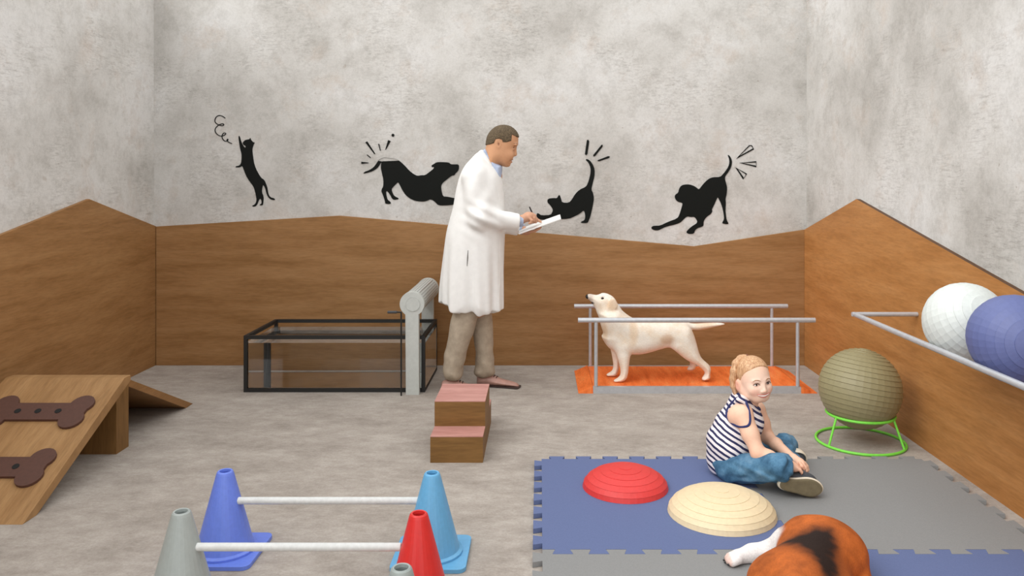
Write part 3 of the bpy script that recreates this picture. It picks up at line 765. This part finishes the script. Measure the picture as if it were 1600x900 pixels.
# shirt collar and cuff
sc_ = Solid((-.74, 5.28, 1.28), (-.14, 5.52, 1.72), .0035)
sc_.infl(HCp([(108,420),(125,395),(155,398),(205,478),(262,552),(312,580),(338,598),(334,640),(328,760),(322,860),(290,860),(235,690),(160,520)]), YM, .077, .028, k=.01)
sc_.build('shirt_collar', M_shirt, man)
obj('necktie', TUBE([HC(308,650), HC(296,700), HC(300,760), HC(312,840)], [.008,.011,.012,.012], seg=12), flat('navy silk', (40,46,70), .5), man)
for a_, bb in ((P(806,345.6,5.302), P(816.5,345.4,5.312)), (P(806,355.5,5.488), P(817.5,358.6,5.47))):
    obj('shirt_cuff', TUBE([a_, bb], [.042,.037], seg=24), M_shirt, man, smooth='auto')
# trousers
tr = Solid((-.72, 5.20, .03), (-.26, 5.60, .70), .0055)
legN = [(711,470),(750,470),(749,490),(744,506),(738,524),(731,546),(725,566),(723,586),(717,595.5),(705,596),(694,592),(692,580),(693.5,562),(698,535),(703,510),(708,488)]
legF = [(732,470),(768,470),(769,495),(770.5,540),(772,560),(774,580),(770,588),(757,590.5),(741,587),(741,573),(743.5,560),(741,530),(736,505)]
tr.infl(XZ(legF, 5.465), 5.465, .080, .085, k=.01); tr.infl(XZ(legN, 5.325), 5.325, .082, .085, k=.03)
tr.add(lambda x, y, z: .0035*np.clip((.40-z)/.3, 0, 1)*np.sin(62*z+30*x+2*np.sin(18*y+9*x))+.0035*np.sin(48*(x+.35*z)+6*y)*np.clip((z-.1)/.2, 0, 1))
tr.build('trousers', M_trous, man, relax=2)
# shoes: local outline (length, height), laid along yaw
def shoe(heel, yaw, nm='shoe'):
    up = [(-.015,.012),(-.018,.045),(-.012,.075),(.03,.085),(.085,.088),(.115,.072),(.165,.055),(.225,.045),(.272,.034),(.292,.016),(.285,.008),(.2,.008),(.0,.008)]
    so = [(-.02,.0),(-.022,.012),(.1,.014),(.2,.012),(.298,.016),(.302,.008),(.29,.0),(.2,.002),(.1,.004)]
    hp = Vector(heel); s = Solid((hp.x-.16, hp.y-.36, 0), (hp.x+.36, hp.y+.2, .11), .0035)
    s.infl(up, 0, .047, .045, k=.004, yaw=yaw, org=(hp.x, hp.y)); o = s.build(nm, M_shoe, man)
    s = Solid((hp.x-.16, hp.y-.36, -.01), (hp.x+.36, hp.y+.2, .04), .003)
    s.infl(so, 0, .05, .010, k=.002, yaw=yaw, org=(hp.x, hp.y), smooth=1); s.build('sole', M_sole, o)
    l = Vector((math.cos(yaw), math.sin(yaw), 0)); n_ = Vector((-l.y, l.x, 0))
    bm = bmesh.new()
    for k in range(3):
        c0 = hp+l*(.095+.018*k)+Vector((0,0,.0845-.0075*k)); tube(bm, [c0-n_*.02-Vector((0,0,.006)), c0+Vector((0,0,.004)), c0+n_*.02-Vector((0,0,.006))], .0028, seg=8)
    obj('laces', bm, M_sole, o)
shoe((-.425, 5.50, 0), -.24); shoe((-.655, 5.335, 0), -.05)
# board and pen
ba, bb = P(811,362.0,5.41), P(876,338.8,5.41); u_ = (bb-ba); ul = u_.length; u_.normalize()
v_ = Vector((0,1,.075)).normalized(); n_ = u_.cross(v_).normalized()
bm = bmesh.new(); c_ = [ba-v_*.11, bb-v_*.11, bb+v_*.11, ba+v_*.11]
prism(bm, [p-n_*.0045 for p in c_], n_*.009)
t = thing('clipboard', 'white clipboard held by the man in white coat', 'clipboard', (ba+bb)/2)
obj('board', bm, M_paper, t, bevel=.002)
bm = bmesh.new(); c_ = [ba+u_*.02-v_*.10, bb-u_*.012-v_*.10, bb-u_*.012+v_*.10, ba+u_*.02+v_*.10]
prism(bm, [p+n_*.0047 for p in c_], n_*.0012); obj('paper', bm, M_paper, t)
pa, pb = P(827.2,323.0,5.325), P(838.5,348.0,5.345)
own_origin(tag(obj('pen', TUBE([pa, pa.lerp(pb,.1), pa.lerp(pb,.85), pb], [.004,.005,.005,.0012], seg=12), M_dark, smooth='auto'), 'slim black pen in the right hand of the man', 'pen'), (pa+pb)/2)

# ---- sitting girl
girl = thing('person', 'smiling girl with a blonde ponytail sitting cross-legged on the mats in a striped top', 'person', (.92, 3.75, MT))
yaw, gc = math.radians(16), P(1176, 583, 3.78)
gf = Vector((math.sin(yaw), -math.cos(yaw), .09)).normalized(); gr = Vector((math.cos(yaw), math.sin(yaw), .07)); gr = (gr-gf*gr.dot(gf)).normalized(); gu = gf.cross(gr).normalized()
GM = np.array([[gr[i], gf[i], gu[i]] for i in range(3)])
def HL(x, y, z): return gc+gr*x+gf*y+gu*z
def c7(cx, cy, Y): return P(1080+.2778*cx, 540+.2778*cy, Y)
def c5(cx, cy, Y): return P(1180+.1278*cx, 670+.1278*cy, Y)
g = Solid((.68, 3.36, .02), (1.36, 4.16, .68), .0036)
def skull(s):
    s.ell(HL(0,-.003,.0), (.0745,.083,.081), GM, k=.01)
skull(g)
g.ell(HL(0,.022,-.050), (.064,.064,.073), GM, k=.03)
g.ell(HL(0,.046,-.103), (.025,.028,.022), GM, k=.03)
for s_ in (-1, 1):
    g.ell(HL(.036*s_,.056,-.068), (.024,.020,.022), GM, k=.025)
    g.cone(HL(.056*s_,-.005,-.080), HL(.022*s_,.045,-.107), .022, .019, k=.025)
    g.ell(HL(.031*s_,.086,-.041), (.015,.011,.0085), GM, k=.010, op='s')
    g.cone(HL(.016*s_,.079,-.022), HL(.044*s_,.070,-.023), .006, .005, k=.012)
    g.ell(HL(.078*s_,-.012,-.050), (.012,.018,.030), GM, k=.008); g.ell(HL(.091*s_,-.004,-.050), (.006,.010,.017), GM, k=.005, op='s')
g.cone(HL(0,.082,-.040), HL(0,.094,-.070), .005, .0085, k=.014)
for s_ in (-1, 1): g.ell(HL(.0095*s_,.087,-.0735), (.007,.008,.006), GM, k=.006)
g.cone(HL(0,-.015,-.09), P(1166,640,3.80), .040, .046, k=.03)
g.ell(P(1160,668,3.80), (.07,.10,.09), k=.04); g.ell(P(1140,715,3.80), (.085,.10,.09), k=.05); g.cone(P(1160,668,3.80), P(1138,718,3.80), .075, .085, k=.03)
g.ell(P(1153,650,3.705), (.050,.045,.052), k=.03); g.cone(P(1162,645,3.70), P(1172,645,3.90), .040, .038, k=.03)
shN, elN, wrN = P(1161,650,3.685), P(1184.5,708,3.60), P(1232,725,3.55)
shF, elF, wrF = P(1183,640,3.915), P(1199,683,3.90), P(1240,716.5,3.645)
g.chain([shN, shN.lerp(elN,.5), elN, elN.lerp(wrN,.35), wrN], [.046,.038,.032,.029,.018], k=.02)
g.chain([shF, shF.lerp(elF,.5), elF, elF.lerp(wrF,.35), wrF], [.042,.036,.031,.028,.018], k=.02)
g.cone(wrN, c5(470,462,3.545), .018, .021, k=.015); g.ell(c5(495,478,3.545), (.026,.024,.014), k=.012)
for i, dy in enumerate((-.020,-.007,.006,.018)):
    g.chain([c5(515,480+i*3,3.545+dy), c5(552-i*4,505,3.54+dy), c5(570-i*5,530+i*2,3.54+dy), c5(566-i*6,548,3.545+dy)], [.0072,.0068,.0062,.0055], k=.004)
g.chain([c5(480,455,3.575), c5(530,475,3.592), c5(566,505,3.586)], [.009,.0078,.0065], k=.008)
g.cone(wrF, c5(535,405,3.615), .018, .020, k=.015); g.ell(c5(560,425,3.605), (.022,.026,.017), k=.012)
for i, dy in enumerate((-.022,-.008,.006,.020)):
    g.chain([c5(585+i*7,430-i*5,3.605+dy), c5(612+i*8,470-i*4,3.595+dy), c5(628+i*6,515-i*4,3.59+dy), c5(618+i*5,552-i*5,3.59+dy)], [.0072,.0066,.006,.0052], k=.004)
g.chain([c5(545,420,3.575), c5(575,460,3.560), c5(598,495,3.558)], [.0085,.0075,.0062], k=.008)
hipN, knN, anN = P(1142,733,3.71), P(1217,731,3.515), P(1238,722,3.86)
hipF, knF, anF = P(1150,722,3.90), P(1228,695,4.02), P(1229,748,3.63)
g.chain([hipN, knN, anN], [.045,.042,.026], k=.02); g.chain([hipF, knF, anF], [.045,.042,.026], k=.02)
def girl_col(V):
    c = np.tile(np.array(S((238,196,170))), (len(V),1)); q = (V-np.array(gc)) @ GM
    def blob(ctr, r, colr, k):
        nonlocal c
        d = np.sqrt((((q-np.array(ctr))/np.array(r))**2).sum(1)); c = lerp(c, np.tile(np.array(S(colr)), (len(V),1)), k*(1-sstep(.5, 1.1, d)))
    blob((0,.04,-.05), (.09,.09,.10), (242,214,196), .8)
    for s_ in (-1, 1):
        blob((.040*s_,.07,-.078), (.026,.03,.022), (238,178,158), .55); blob((.083*s_,-.01,-.05), (.02,.02,.035), (228,160,138), .6)
        blob((.031*s_,.076,-.043), (.020,.02,.013), (206,160,138), .5)
    blob((0,.094,-.072), (.014,.014,.01), (236,182,160), .5)
    el = np.exp(-((V-np.array(elN))**2).sum(1)/.0012)+np.exp(-((V-np.array(wrN)-np.array((.05,0,-.02)))**2).sum(1)/.003); c = lerp(c, np.tile(np.array(S((222,152,122))), (len(V),1)), np.clip(el,0,1)*.5)
    return c
gb = g.build('body', M_skin, girl, girl_col)
def face(x, z, lift=0):
    p, n = hit(gb, HL(x, .25, z), -gf); return p+gf*lift
M_eye = flat('eye white', (236,232,228), .2, 0, .01); M_iris = flat('dark brown iris', (58,42,34), .15); M_lip = flat('pink lips', (206,124,112), .45, 0, .03)
M_brow = flat('light brown brow', (158,118,84), .8)
GM3 = Matrix(GM.tolist())
for s_ in (-1, 1):
    bm = bmesh.new(); c_ = face(.031*s_, -.041, -.0065); ell_mesh(bm, c_, (.0145,.0100,.0074), GM3); eye = obj('eye', bm, M_eye, girl, smooth=True)
    bm = bmesh.new(); ell_mesh(bm, c_+gf*.0070, (.0060,.0036,.0058), GM3); obj('iris', bm, M_iris, eye, smooth=True)
    obj('eyelashes', TUBE([face((.031+dx)*s_, -.041+dz, .0022) for dx, dz in ((-.0145,-.001),(-.008,.0058),(0,.0078),(.008,.0062),(.0165,.0006))], [.0008,.0015,.0018,.0018,.001], seg=8), flat('lash', (84,60,48), .8), eye)
    obj('eyebrow', TUBE([face(x*s_, z, .0005) for x, z in ((.014,-.0235),(.024,-.0185),(.036,-.0175),(.048,-.0245))], [.0012,.0022,.002,.001], seg=8), M_brow, girl)
mz = lambda x: -.0945+8*x*x
xs = [-.034,-.025,-.015,-.005,.005,.015,.025,.034]
bm = bmesh.new(); ell_r = [.0010,.0032,.0042,.0046,.0046,.0042,.0032,.0010]
tube(bm, [face(x, mz(x), .0000) for x in xs], ell_r, seg=12); obj('teeth', bm, flat('teeth', (244,238,232), .25, 0, .01), girl, smooth=True)
obj('upper_lip', TUBE([face(x, mz(x)+.0052*(1-(x/.036)**2), .0006) for x in xs], [.0012,.002,.0026,.0028,.0028,.0026,.002,.0012], seg=10), M_lip, girl, smooth=True)
obj('lower_lip', TUBE([face(x, mz(x)-.0062*(1-(x/.036)**2), .0006) for x in xs], [.0012,.0024,.0033,.0038,.0038,.0033,.0024,.0012], seg=10), M_lip, girl, smooth=True)
# hair
M_blond, nt, b_ = new_mat('blonde hair'); v = coords(nt, (1,1,.25)); f = noise(nt, v, 120, 4, .7)
L(nt, ramp(nt, f, [(.3, S4((158,112,78))), (.5, S4((200,156,116))), (.7, S4((226,192,154)))]), b_.inputs['Base Color']); b_.inputs['Roughness'].default_value = .5; bump(nt, b_, f, .4, .004)
hh = Solid((.86, 3.62, .40), (1.22, 3.96, .70), .003); skull(hh); hh.f -= .0032
def hairline(x, y, z):
    X = x-gc.x; Y_ = y-gc.y; Z = z-gc.z
    ly = X*gf.x+Y_*gf.y+Z*gf.z; lz = X*gu.x+Y_*gu.y+Z*gu.z; lx = X*gr.x+Y_*gr.y+Z*gr.z
    return -(lz+.040-ly*1.16+2.2*np.maximum(0, np.abs(lx)-.045)*np.clip(ly/.05, 0, 1)*-.25)*.7
hh.clip(hairline, .006)
hair = hh.build('hair', M_blond, girl)
pt = Solid((.84, 3.68, .38), (1.12, 3.98, .72), .0032)
pl = [HL(-.01,-.05,.070), P(1166,559.5,3.82), P(1157,560.5,3.82), P(1150,568,3.81), P(1147,580,3.80), P(1145.5,592,3.80), P(1146,603,3.80), P(1149,613,3.80), P(1153,619,3.80)]
pt.chain(pl, [.015,.014,.016,.0175,.0175,.017,.015,.011,.004], k=.012)
for dx, dy in ((.004,.015),(-.004,-.012),(.006,-.006)):
    pt.chain([p+Vector((dx,dy,0)) for p in pl[2:]], [.012,.013,.013,.012,.011,.007,.003], k=.006)
pt.build('ponytail', M_blond, hair)
obj('hair_tie', TUBE([P(1167,560,3.82)+Vector((0,.017*math.cos(a*math.pi/8),.017*math.sin(a*math.pi/8))) for a in range(16)], .0045, seg=8, closed=True), flat('brown hair tie', (112,66,48), .7), hair)
# striped top
M_top, nt, b_ = new_mat('navy and white striped cotton'); tc = N(nt, 'ShaderNodeTexCoord'); mp = N(nt, 'ShaderNodeMapping'); L(nt, tc.outputs['Object'], mp.inputs['Vector'])
mp.inputs['Rotation'].default_value = (0, math.radians(-31), 0); sx = N(nt, 'ShaderNodeSeparateXYZ'); L(nt, mp.outputs[0], sx.inputs[0])
wob = N(nt, 'ShaderNodeMath', operation='MULTIPLY_ADD'); L(nt, noise(nt, mp.outputs[0], 14, 2), wob.inputs[0]); wob.inputs[1].default_value = .012; L(nt, sx.outputs[2], wob.inputs[2])
mm = N(nt, 'ShaderNodeMath', operation='MULTIPLY'); L(nt, wob.outputs[0], mm.inputs[0]); mm.inputs[1].default_value = 1/.0245
fr_ = N(nt, 'ShaderNodeMath', operation='FRACT'); L(nt, mm.outputs[0], fr_.inputs[0])
L(nt, ramp(nt, fr_.outputs[0], [(.0, S4((236,232,234))), (.56, S4((236,232,234))), (.58, S4((38,42,86))), (.98, S4((38,42,86)))]), b_.inputs['Base Color']); b_.inputs['Roughness'].default_value = .85
M_navy = flat('navy trim cotton', (42,50,100), .85)
st_ = Solid((.70, 3.58, .03), (1.24, 4.02, .46), .004)
top_pts = [(1150,612),(1143,622),(1131,640),(1121,654),(1112,668),(1106,682),(1103.5,695),(1104.5,712),(1107,731),(1111,737),(1118,738),(1132,733),(1146,725),(1160,715),(1176,706),(1184,690),(1190,668),(1192,656),(1188,640),(1180,630),(1168,620),(1158,612)]
st_.infl(XZ(top_pts, 3.80), 3.80, .128, .105, k=.02)
st_.cone(P(1158,628,3.70), P(1166,628,3.90), .024, .024, k=.03)
st_.ell(P(1172,612,3.79), (.052,.046,.05), k=.006, op='s')           # neck opening
st_.chain([shN+Vector((.012,-.04,.004)), shN.lerp(elN,.35)+Vector((.006,-.02,0))], [.050,.044], k=.008, op='s')
st_.ell(P(1153,647,3.655), (.060,.058,.070), k=.01, op='s')
st_.add(lambda x, y, z: .003*np.sin(55*(z*.9+x*.5)+4*np.sin(9*x)))
top = st_.build('striped_top', M_top, girl)
ah = []
for cx, cy in ((268,285),(232,318),(208,348),(196,378),(204,412),(232,440),(262,456),(296,458),(322,452),(332,430),(330,390),(322,350),(306,310)):
    p, n = hitpx(top, 1080+.2778*cx, 540+.2778*cy); pb_, nb = hitpx(gb, 1080+.2778*cx, 540+.2778*cy)
    if p is None or (pb_ is not None and (pb_-Vector((0,0,H))).length < (p-Vector((0,0,H))).length): p = pb_
    if p is not None and abs(p.y-3.70) < .14: ah.append(p)
obj('armhole_trim', TUBE(chaikin([tuple(p) for p in ah], 2, True), .0058, seg=10, closed=True), M_navy, top, smooth=True)
nk = []
for k in range(16):
    a = 2*math.pi*k/16; d = Vector((math.cos(a)*.9, math.sin(a), -.35*math.cos(a)-.05)); nk.append(P(1170,622,3.80)+Vector((math.cos(a)*.050, math.sin(a)*.052, -.022-.030*math.cos(a))))
obj('neck_trim', TUBE(nk, .0075, seg=10, closed=True), M_navy, top, smooth=True)
# jeans
M_jean, nt, b_ = new_mat('washed denim'); v = coords(nt); f = noise(nt, v, 9, 5, .65); f2 = noise(nt, v, 160, 2)
col = ramp(nt, f, [(.34, S4((40,84,116))), (.52, S4((78,124,156))), (.70, S4((116,154,182)))]); col = mix(nt, .4, col, ramp(nt, f2, [(.3,(.75,.75,.75,1)),(.7,(1.1,1.1,1.1,1))]), 'MULTIPLY')
L(nt, col, b_.inputs['Base Color']); b_.inputs['Roughness'].default_value = .85; bump(nt, b_, f2, .2, .004)
jn = Solid((.70, 3.40, .02), (1.36, 4.14, .28), .0045)
jn.ell((P(1133,738,3.80).x, 3.80, .083), (.085,.122,.062), k=.03)
jn.chain([hipN, knN], [.066,.060], k=.03); jn.chain([hipF, knF], [.066,.058], k=.03)
jn.chain([knN, anN], [.058,.042], k=.015); jn.chain([knF, anF], [.056,.042], k=.015)
jn.add(lambda x, y, z: .0042*np.sin(85*x+40*y+3*np.sin(50*z))*np.clip((x-.85)/.1, 0, 1)+.002*np.sin(120*x-70*z))
jn.clip(lambda x, y, z: MT+.001-z, .003)
jn.build('jeans', M_jean, girl, relax=2)
# shoes
M_cream = flat('cream rubber rim', (226,216,196), .6, 0, .02); M_olv = flat('olive brown outsole', (112,102,78), .75, 0, .06, 40, .2); M_char = flat('charcoal canvas', (68,72,78), .85, 0, .08, 120, .2)
def c5p(pts, Y): return XZ([(1180+.1278*x, 670+.1278*y) for x, y in pts], Y)
sol = [(262,655),(300,622),(380,592),(480,600),(560,594),(640,590),(720,605),(790,645),(832,700),(832,750),(795,797),(725,830),(660,832),(580,814),(500,787),(400,767),(320,742),(272,705)]
Ys = 3.50
def shrink(pts, k, dx=0, dy=0):
    cx_ = sum(p[0] for p in pts)/len(pts); cy__ = sum(p[1] for p in pts)/len(pts); return [(cx_+(x-cx_)*k+dx, cy__+(y-cy__)*k+dy) for x, y in pts]
s = Solid((1.04, 3.44, .01), (1.34, 3.66, .20), .003); s.infl(c5p(shrink(sol, .93, -10, -28), Ys), Ys+.045, .042, .05, k=.004)
sh = s.build('shoe', M_char, girl)
s = Solid((1.04, 3.44, .01), (1.34, 3.60, .20), .003); s.infl(c5p(sol, Ys), Ys, .013, .012, k=.003); s.build('sole_rim', M_cream, sh)
s = Solid((1.04, 3.44, .01), (1.34, 3.60, .20), .003); s.infl(c5p(shrink(sol, .925), Ys), Ys-.010, .0075, .006, k=.003); s.build('outsole', M_olv, sh)
s = Solid((1.18, 3.78, .01), (1.46, 4.05, .22), .003); Yf = 3.90
s.infl(c5p([(440,300),(480,262),(560,275),(605,320),(612,360),(606,405),(560,410),(480,390),(440,350)], Yf), Yf, .042, .05, k=.004); sh = s.build('shoe', M_char, girl)
s = Solid((1.18, 3.78, .01), (1.46, 4.05, .22), .003); s.infl(c5p([(462,268),(475,250),(540,246),(598,280),(624,335),(622,385),(606,392),(602,330),(545,285),(475,278)], Yf), Yf, .044, .02, k=.003); s.build('sole_rim', M_cream, sh)

# ---- labrador
M_fur = vcol('cream fur', .75, 150, .25, .07, (.5,1,1), .2)
YD = 5.50
def d6(pts, Y): return XZ([(880+.25625*x, 440+.25625*y) for x, y in pts], Y)
def D6(cx, cy, Y): return P(880+.25625*cx, 440+.25625*cy, Y)
lab = thing('dog', 'cream labrador standing on the orange platform between the bars, looking up', 'dog', (.95, 5.55, bz))
dg = Solid((.22, 5.28, .04), (1.34, 5.80, .72), .0048)
body = [(232,330),(247,318),(230,270),(216,215),(206,180),(260,150),(335,150),(372,188),(420,222),(460,233),(520,238),(620,240),(700,246),(742,252),(772,272),(792,330),(800,400),(760,420),(700,400),(645,396),(590,410),(520,432),(460,443),(400,441),(340,440),(290,414),(262,386),(240,350)]
dg.infl(d6(body, YD), YD, .118, .10, k=.03)
headp = [(206,185),(190,150),(180,140),(165,118),(146,104),(140,92),(140,82),(160,73),(196,82),(216,80),(240,67),(275,74),(310,95),(332,135),(345,165),(320,200),(250,200)]
dg.infl(d6(headp, YD), YD, .062, .06, k=.03, wfun=lambda x, z: .5+.5*np.clip((x-D6(150,0,YD).x)/(D6(235,0,YD).x-D6(150,0,YD).x), 0, 1)+0*z)
for s_ in (-1, 1):
    dg.ell(D6(237,97,YD+.046*s_), (.018,.014,.014), k=.01, op='s')
    ear = [(288,102),(312,98),(328,125),(336,152),(318,172),(280,178),(264,172),(272,148)]
    dg.infl(d6(ear, YD+.066*s_), YD+.066*s_, .012, .014, k=.012)
tail = [(728,246),(765,252),(800,256),(870,252),(950,250),(990,257),(985,262),(940,272),(870,290),(812,298),(770,288),(735,290)]
dg.infl(d6(tail, YD+.03), YD+.03, .030, .03, k=.03)
yfn, yff, yhn, yhf = 5.43, 5.575, 5.44, 5.66
fn = [(318,370),(400,360),(412,430),(402,500),(396,560),(388,592),(362,613),(312,613),(304,602),(338,585),(352,560),(344,510),(326,450)]
ff = [(282,380),(345,400),(348,470),(342,525),(330,566),(316,579),(268,577),(261,565),(300,545),(307,510),(298,455)]
hn = [(648,392),(690,320),(740,285),(775,290),(796,330),(815,385),(830,440),(845,470),(896,512),(900,540),(894,570),(897,592),(872,603),(850,602),(843,592),(862,568),(864,548),(818,508),(762,486),(705,442)]
hf = [(700,400),(790,400),(806,470),(808,510),(806,530),(790,545),(758,541),(755,530),(776,510),(770,480),(720,440)]
dg.infl(d6(ff, yff), yff, .042, .045, k=.02); dg.infl(d6(hf, yhf), yhf, .045, .05, k=.03)
dg.infl(d6(fn, yfn), yfn, .045, .045, k=.03); dg.infl(d6(hn, yhn), yhn, .062, .075, k=.03)
dg.clip(lambda x, y, z: bz+.0005-z, .004)
def lab_col(V):
    n = vn(V, 20)*.5+vn(V, 55, 3)*.3+vn(V, 130, 5)*.2; w_ = np.array(S((242,234,222))); tn = np.array(S((226,198,162)))
    c = np.tile(w_, (len(V),1)); m = np.clip(.25+.8*n, 0, 1); c = lerp(c, np.tile(tn, (len(V),1)), m*.6)
    def blob(ctr, r, colr, k):
        nonlocal c
        d = np.sqrt((((V-np.array(ctr))/np.array(r))**2).sum(1)); c = lerp(c, np.tile(np.array(S(colr)), (len(V),1)), k*(1-sstep(.4, 1.1, d)))
    for s_ in (-1, 1): blob(D6(300,140,YD+.07*s_), (.06,.03,.06), (216,178,136), .6)
    blob(D6(630,350,YD-.1), (.06,.08,.045), (196,152,110), .6); blob(D6(430,300,YD-.1), (.04,.08,.12), (226,196,160), .6); blob(D6(255,290,YD-.03), (.03,.1,.12), (224,190,150), .6)
    blob(D6(860,275,YD+.03), (.12,.05,.05), (226,190,150), .6); blob(D6(166,100,YD), (.035,.05,.045), (178,160,148), .6)
    blob(D6(176,128,YD), (.020,.06,.012), (58,44,42), 1)
    for cx_, cy__, Y in ((312,612,yfn),(268,577,yff),(850,602,yhn),(875,604,yhn),(762,543,yhf)): blob(D6(cx_, cy__, Y), (.012,.05,.007), (60,52,48), .8)
    return c
lb = dg.build('body', M_fur, lab, lab_col)
M_nose = flat('black dog nose', (34,32,34), .35)
bm = bmesh.new(); ell_mesh(bm, D6(148,92,YD), (.014,.018,.016)); obj('nose', bm, M_nose, lab, smooth=True)
for s_ in (-1, 1):
    bm = bmesh.new(); p, n = hit(lb, D6(237,98,YD)+Vector((0,.3*s_,0)), (0,-s_,0)); ell_mesh(bm, p+Vector((0,.003*s_,0)), (.0105,.008,.0095)); obj('eye', bm, flat('dark dog eye', (44,30,22), .15), lab, smooth=True)

# ---- beagle curled on the mat
bg_ = thing('dog', 'brown and black dog with white foot lying on the front mats', 'dog', (.92, 2.68, MT))
s = Solid((.50, 2.14, .015), (1.30, 3.06, .30), .0052)
s.ell((1.015, 2.80, .108), (.158,.150,.118), k=.05); s.cone((1.0, 2.78, .11), (.87, 2.58, .11), .11, .105, k=.06)
s.ell((.87, 2.60, .095), (.175,.165,.105), k=.05); s.cone((.96, 2.85, .125), (.915, 2.895, .10), .075, .045, k=.04)
s.chain([(.915,2.895,.10), (.86,2.925,.055), (.80,2.925,.048), (.742,2.905,.045)], [.046,.033,.029,.027], k=.03)
pw = P(1147,870,2.90)
for i, (dx, dy) in enumerate(((-.012,-.026),(-.020,-.009),(-.020,.009),(-.012,.024))): s.chain([(pw.x+.01,pw.y+dy*.7,.046), (pw.x+dx,pw.y+dy,.037)], [.018,.0145], k=.006)
s.chain([(.84,2.50,.12), (.78,2.40,.13), (.73,2.33,.115)], [.095,.072,.062], k=.05); s.ell((.70,2.30,.11), (.068,.07,.06), k=.03)
s.chain([(.68,2.27,.09), (.63,2.22,.07)], [.04,.03], k=.03)
for dx in (0, .12): s.chain([(.76+dx,2.55,.06), (.66+dx*.6,2.44,.05), (.58+dx*.6,2.36,.042)], [.05,.03,.026], k=.03)
s.chain([(1.12,2.72,.06), (1.13,2.58,.045), (1.06,2.47,.04)], [.035,.022,.014], k=.03)
s.ell((.745,2.36,.12), (.022,.03,.05), k=.01); s.ell((.66,2.34,.10), (.022,.03,.05), k=.01)
s.clip(lambda x, y, z: MT+.0005-z, .004)
def bea_col(V):
    n = vn(V, 22)*.5+vn(V, 70, 2)*.35; o1 = np.array(S((196,104,46))); o2 = np.array(S((136,70,30))); c = lerp(np.tile(o1, (len(V),1)), np.tile(o2, (len(V),1)), np.clip(.4+.6*n, 0, 1))
    bk = np.tile(np.array(S((38,26,22))), (len(V),1))
    def top(px, py, z=.185):
        Y = (H-z)*FOC/(py-CY); return ((px-CX)*Y/FOC, Y)
    sp = chaikin([top(1204,856,.15), top(1222,843,.19), top(1244,833,.21), top(1268,829,.215), top(1292,831,.21), top(1306,843,.19), top(1312,866,.17), top(1318,893), top(1320,930), top(1295,930), top(1272,892), top(1252,880), top(1234,868), top(1216,863,.17)], 2)
    d = poly_sd(sp, V[:,0], V[:,1])+.030*n
    c = lerp(c, bk, (1-sstep(-.040, .030, d))*sstep(.05, .10, V[:,2]))
    wh = np.tile(np.array(S((232,228,226))), (len(V),1)); leg = (1-sstep(.885, .915, V[:,0]-.25*(V[:,1]-2.9)+.01*n))*sstep(2.80, 2.85, V[:,1])
    c = lerp(c, wh, leg); hd = 1-sstep(.05, .09, np.sqrt((V[:,0]-.66)**2+(V[:,1]-2.24)**2)); c = lerp(c, wh, hd)
    toe = (1-sstep(pw.x-.022, pw.x-.010, V[:,0]))*sstep(2.8, 2.82, V[:,1]); c = lerp(c, np.tile(np.array(S((214,150,120))), (len(V),1)), toe*.5)
    return c
bb_ = s.build('body', vcol('beagle fur', .7, 170, .35, .12, (1,.6,1), .2), bg_, bea_col)
for dy in (-.026,-.009,.009,.024):
    bm = bmesh.new(); ell_mesh(bm, (pw.x-(.026 if abs(dy) > .02 else .034), pw.y+dy, .031), (.006,.004,.004)); obj('claw', bm, M_nose, bg_, smooth=True)
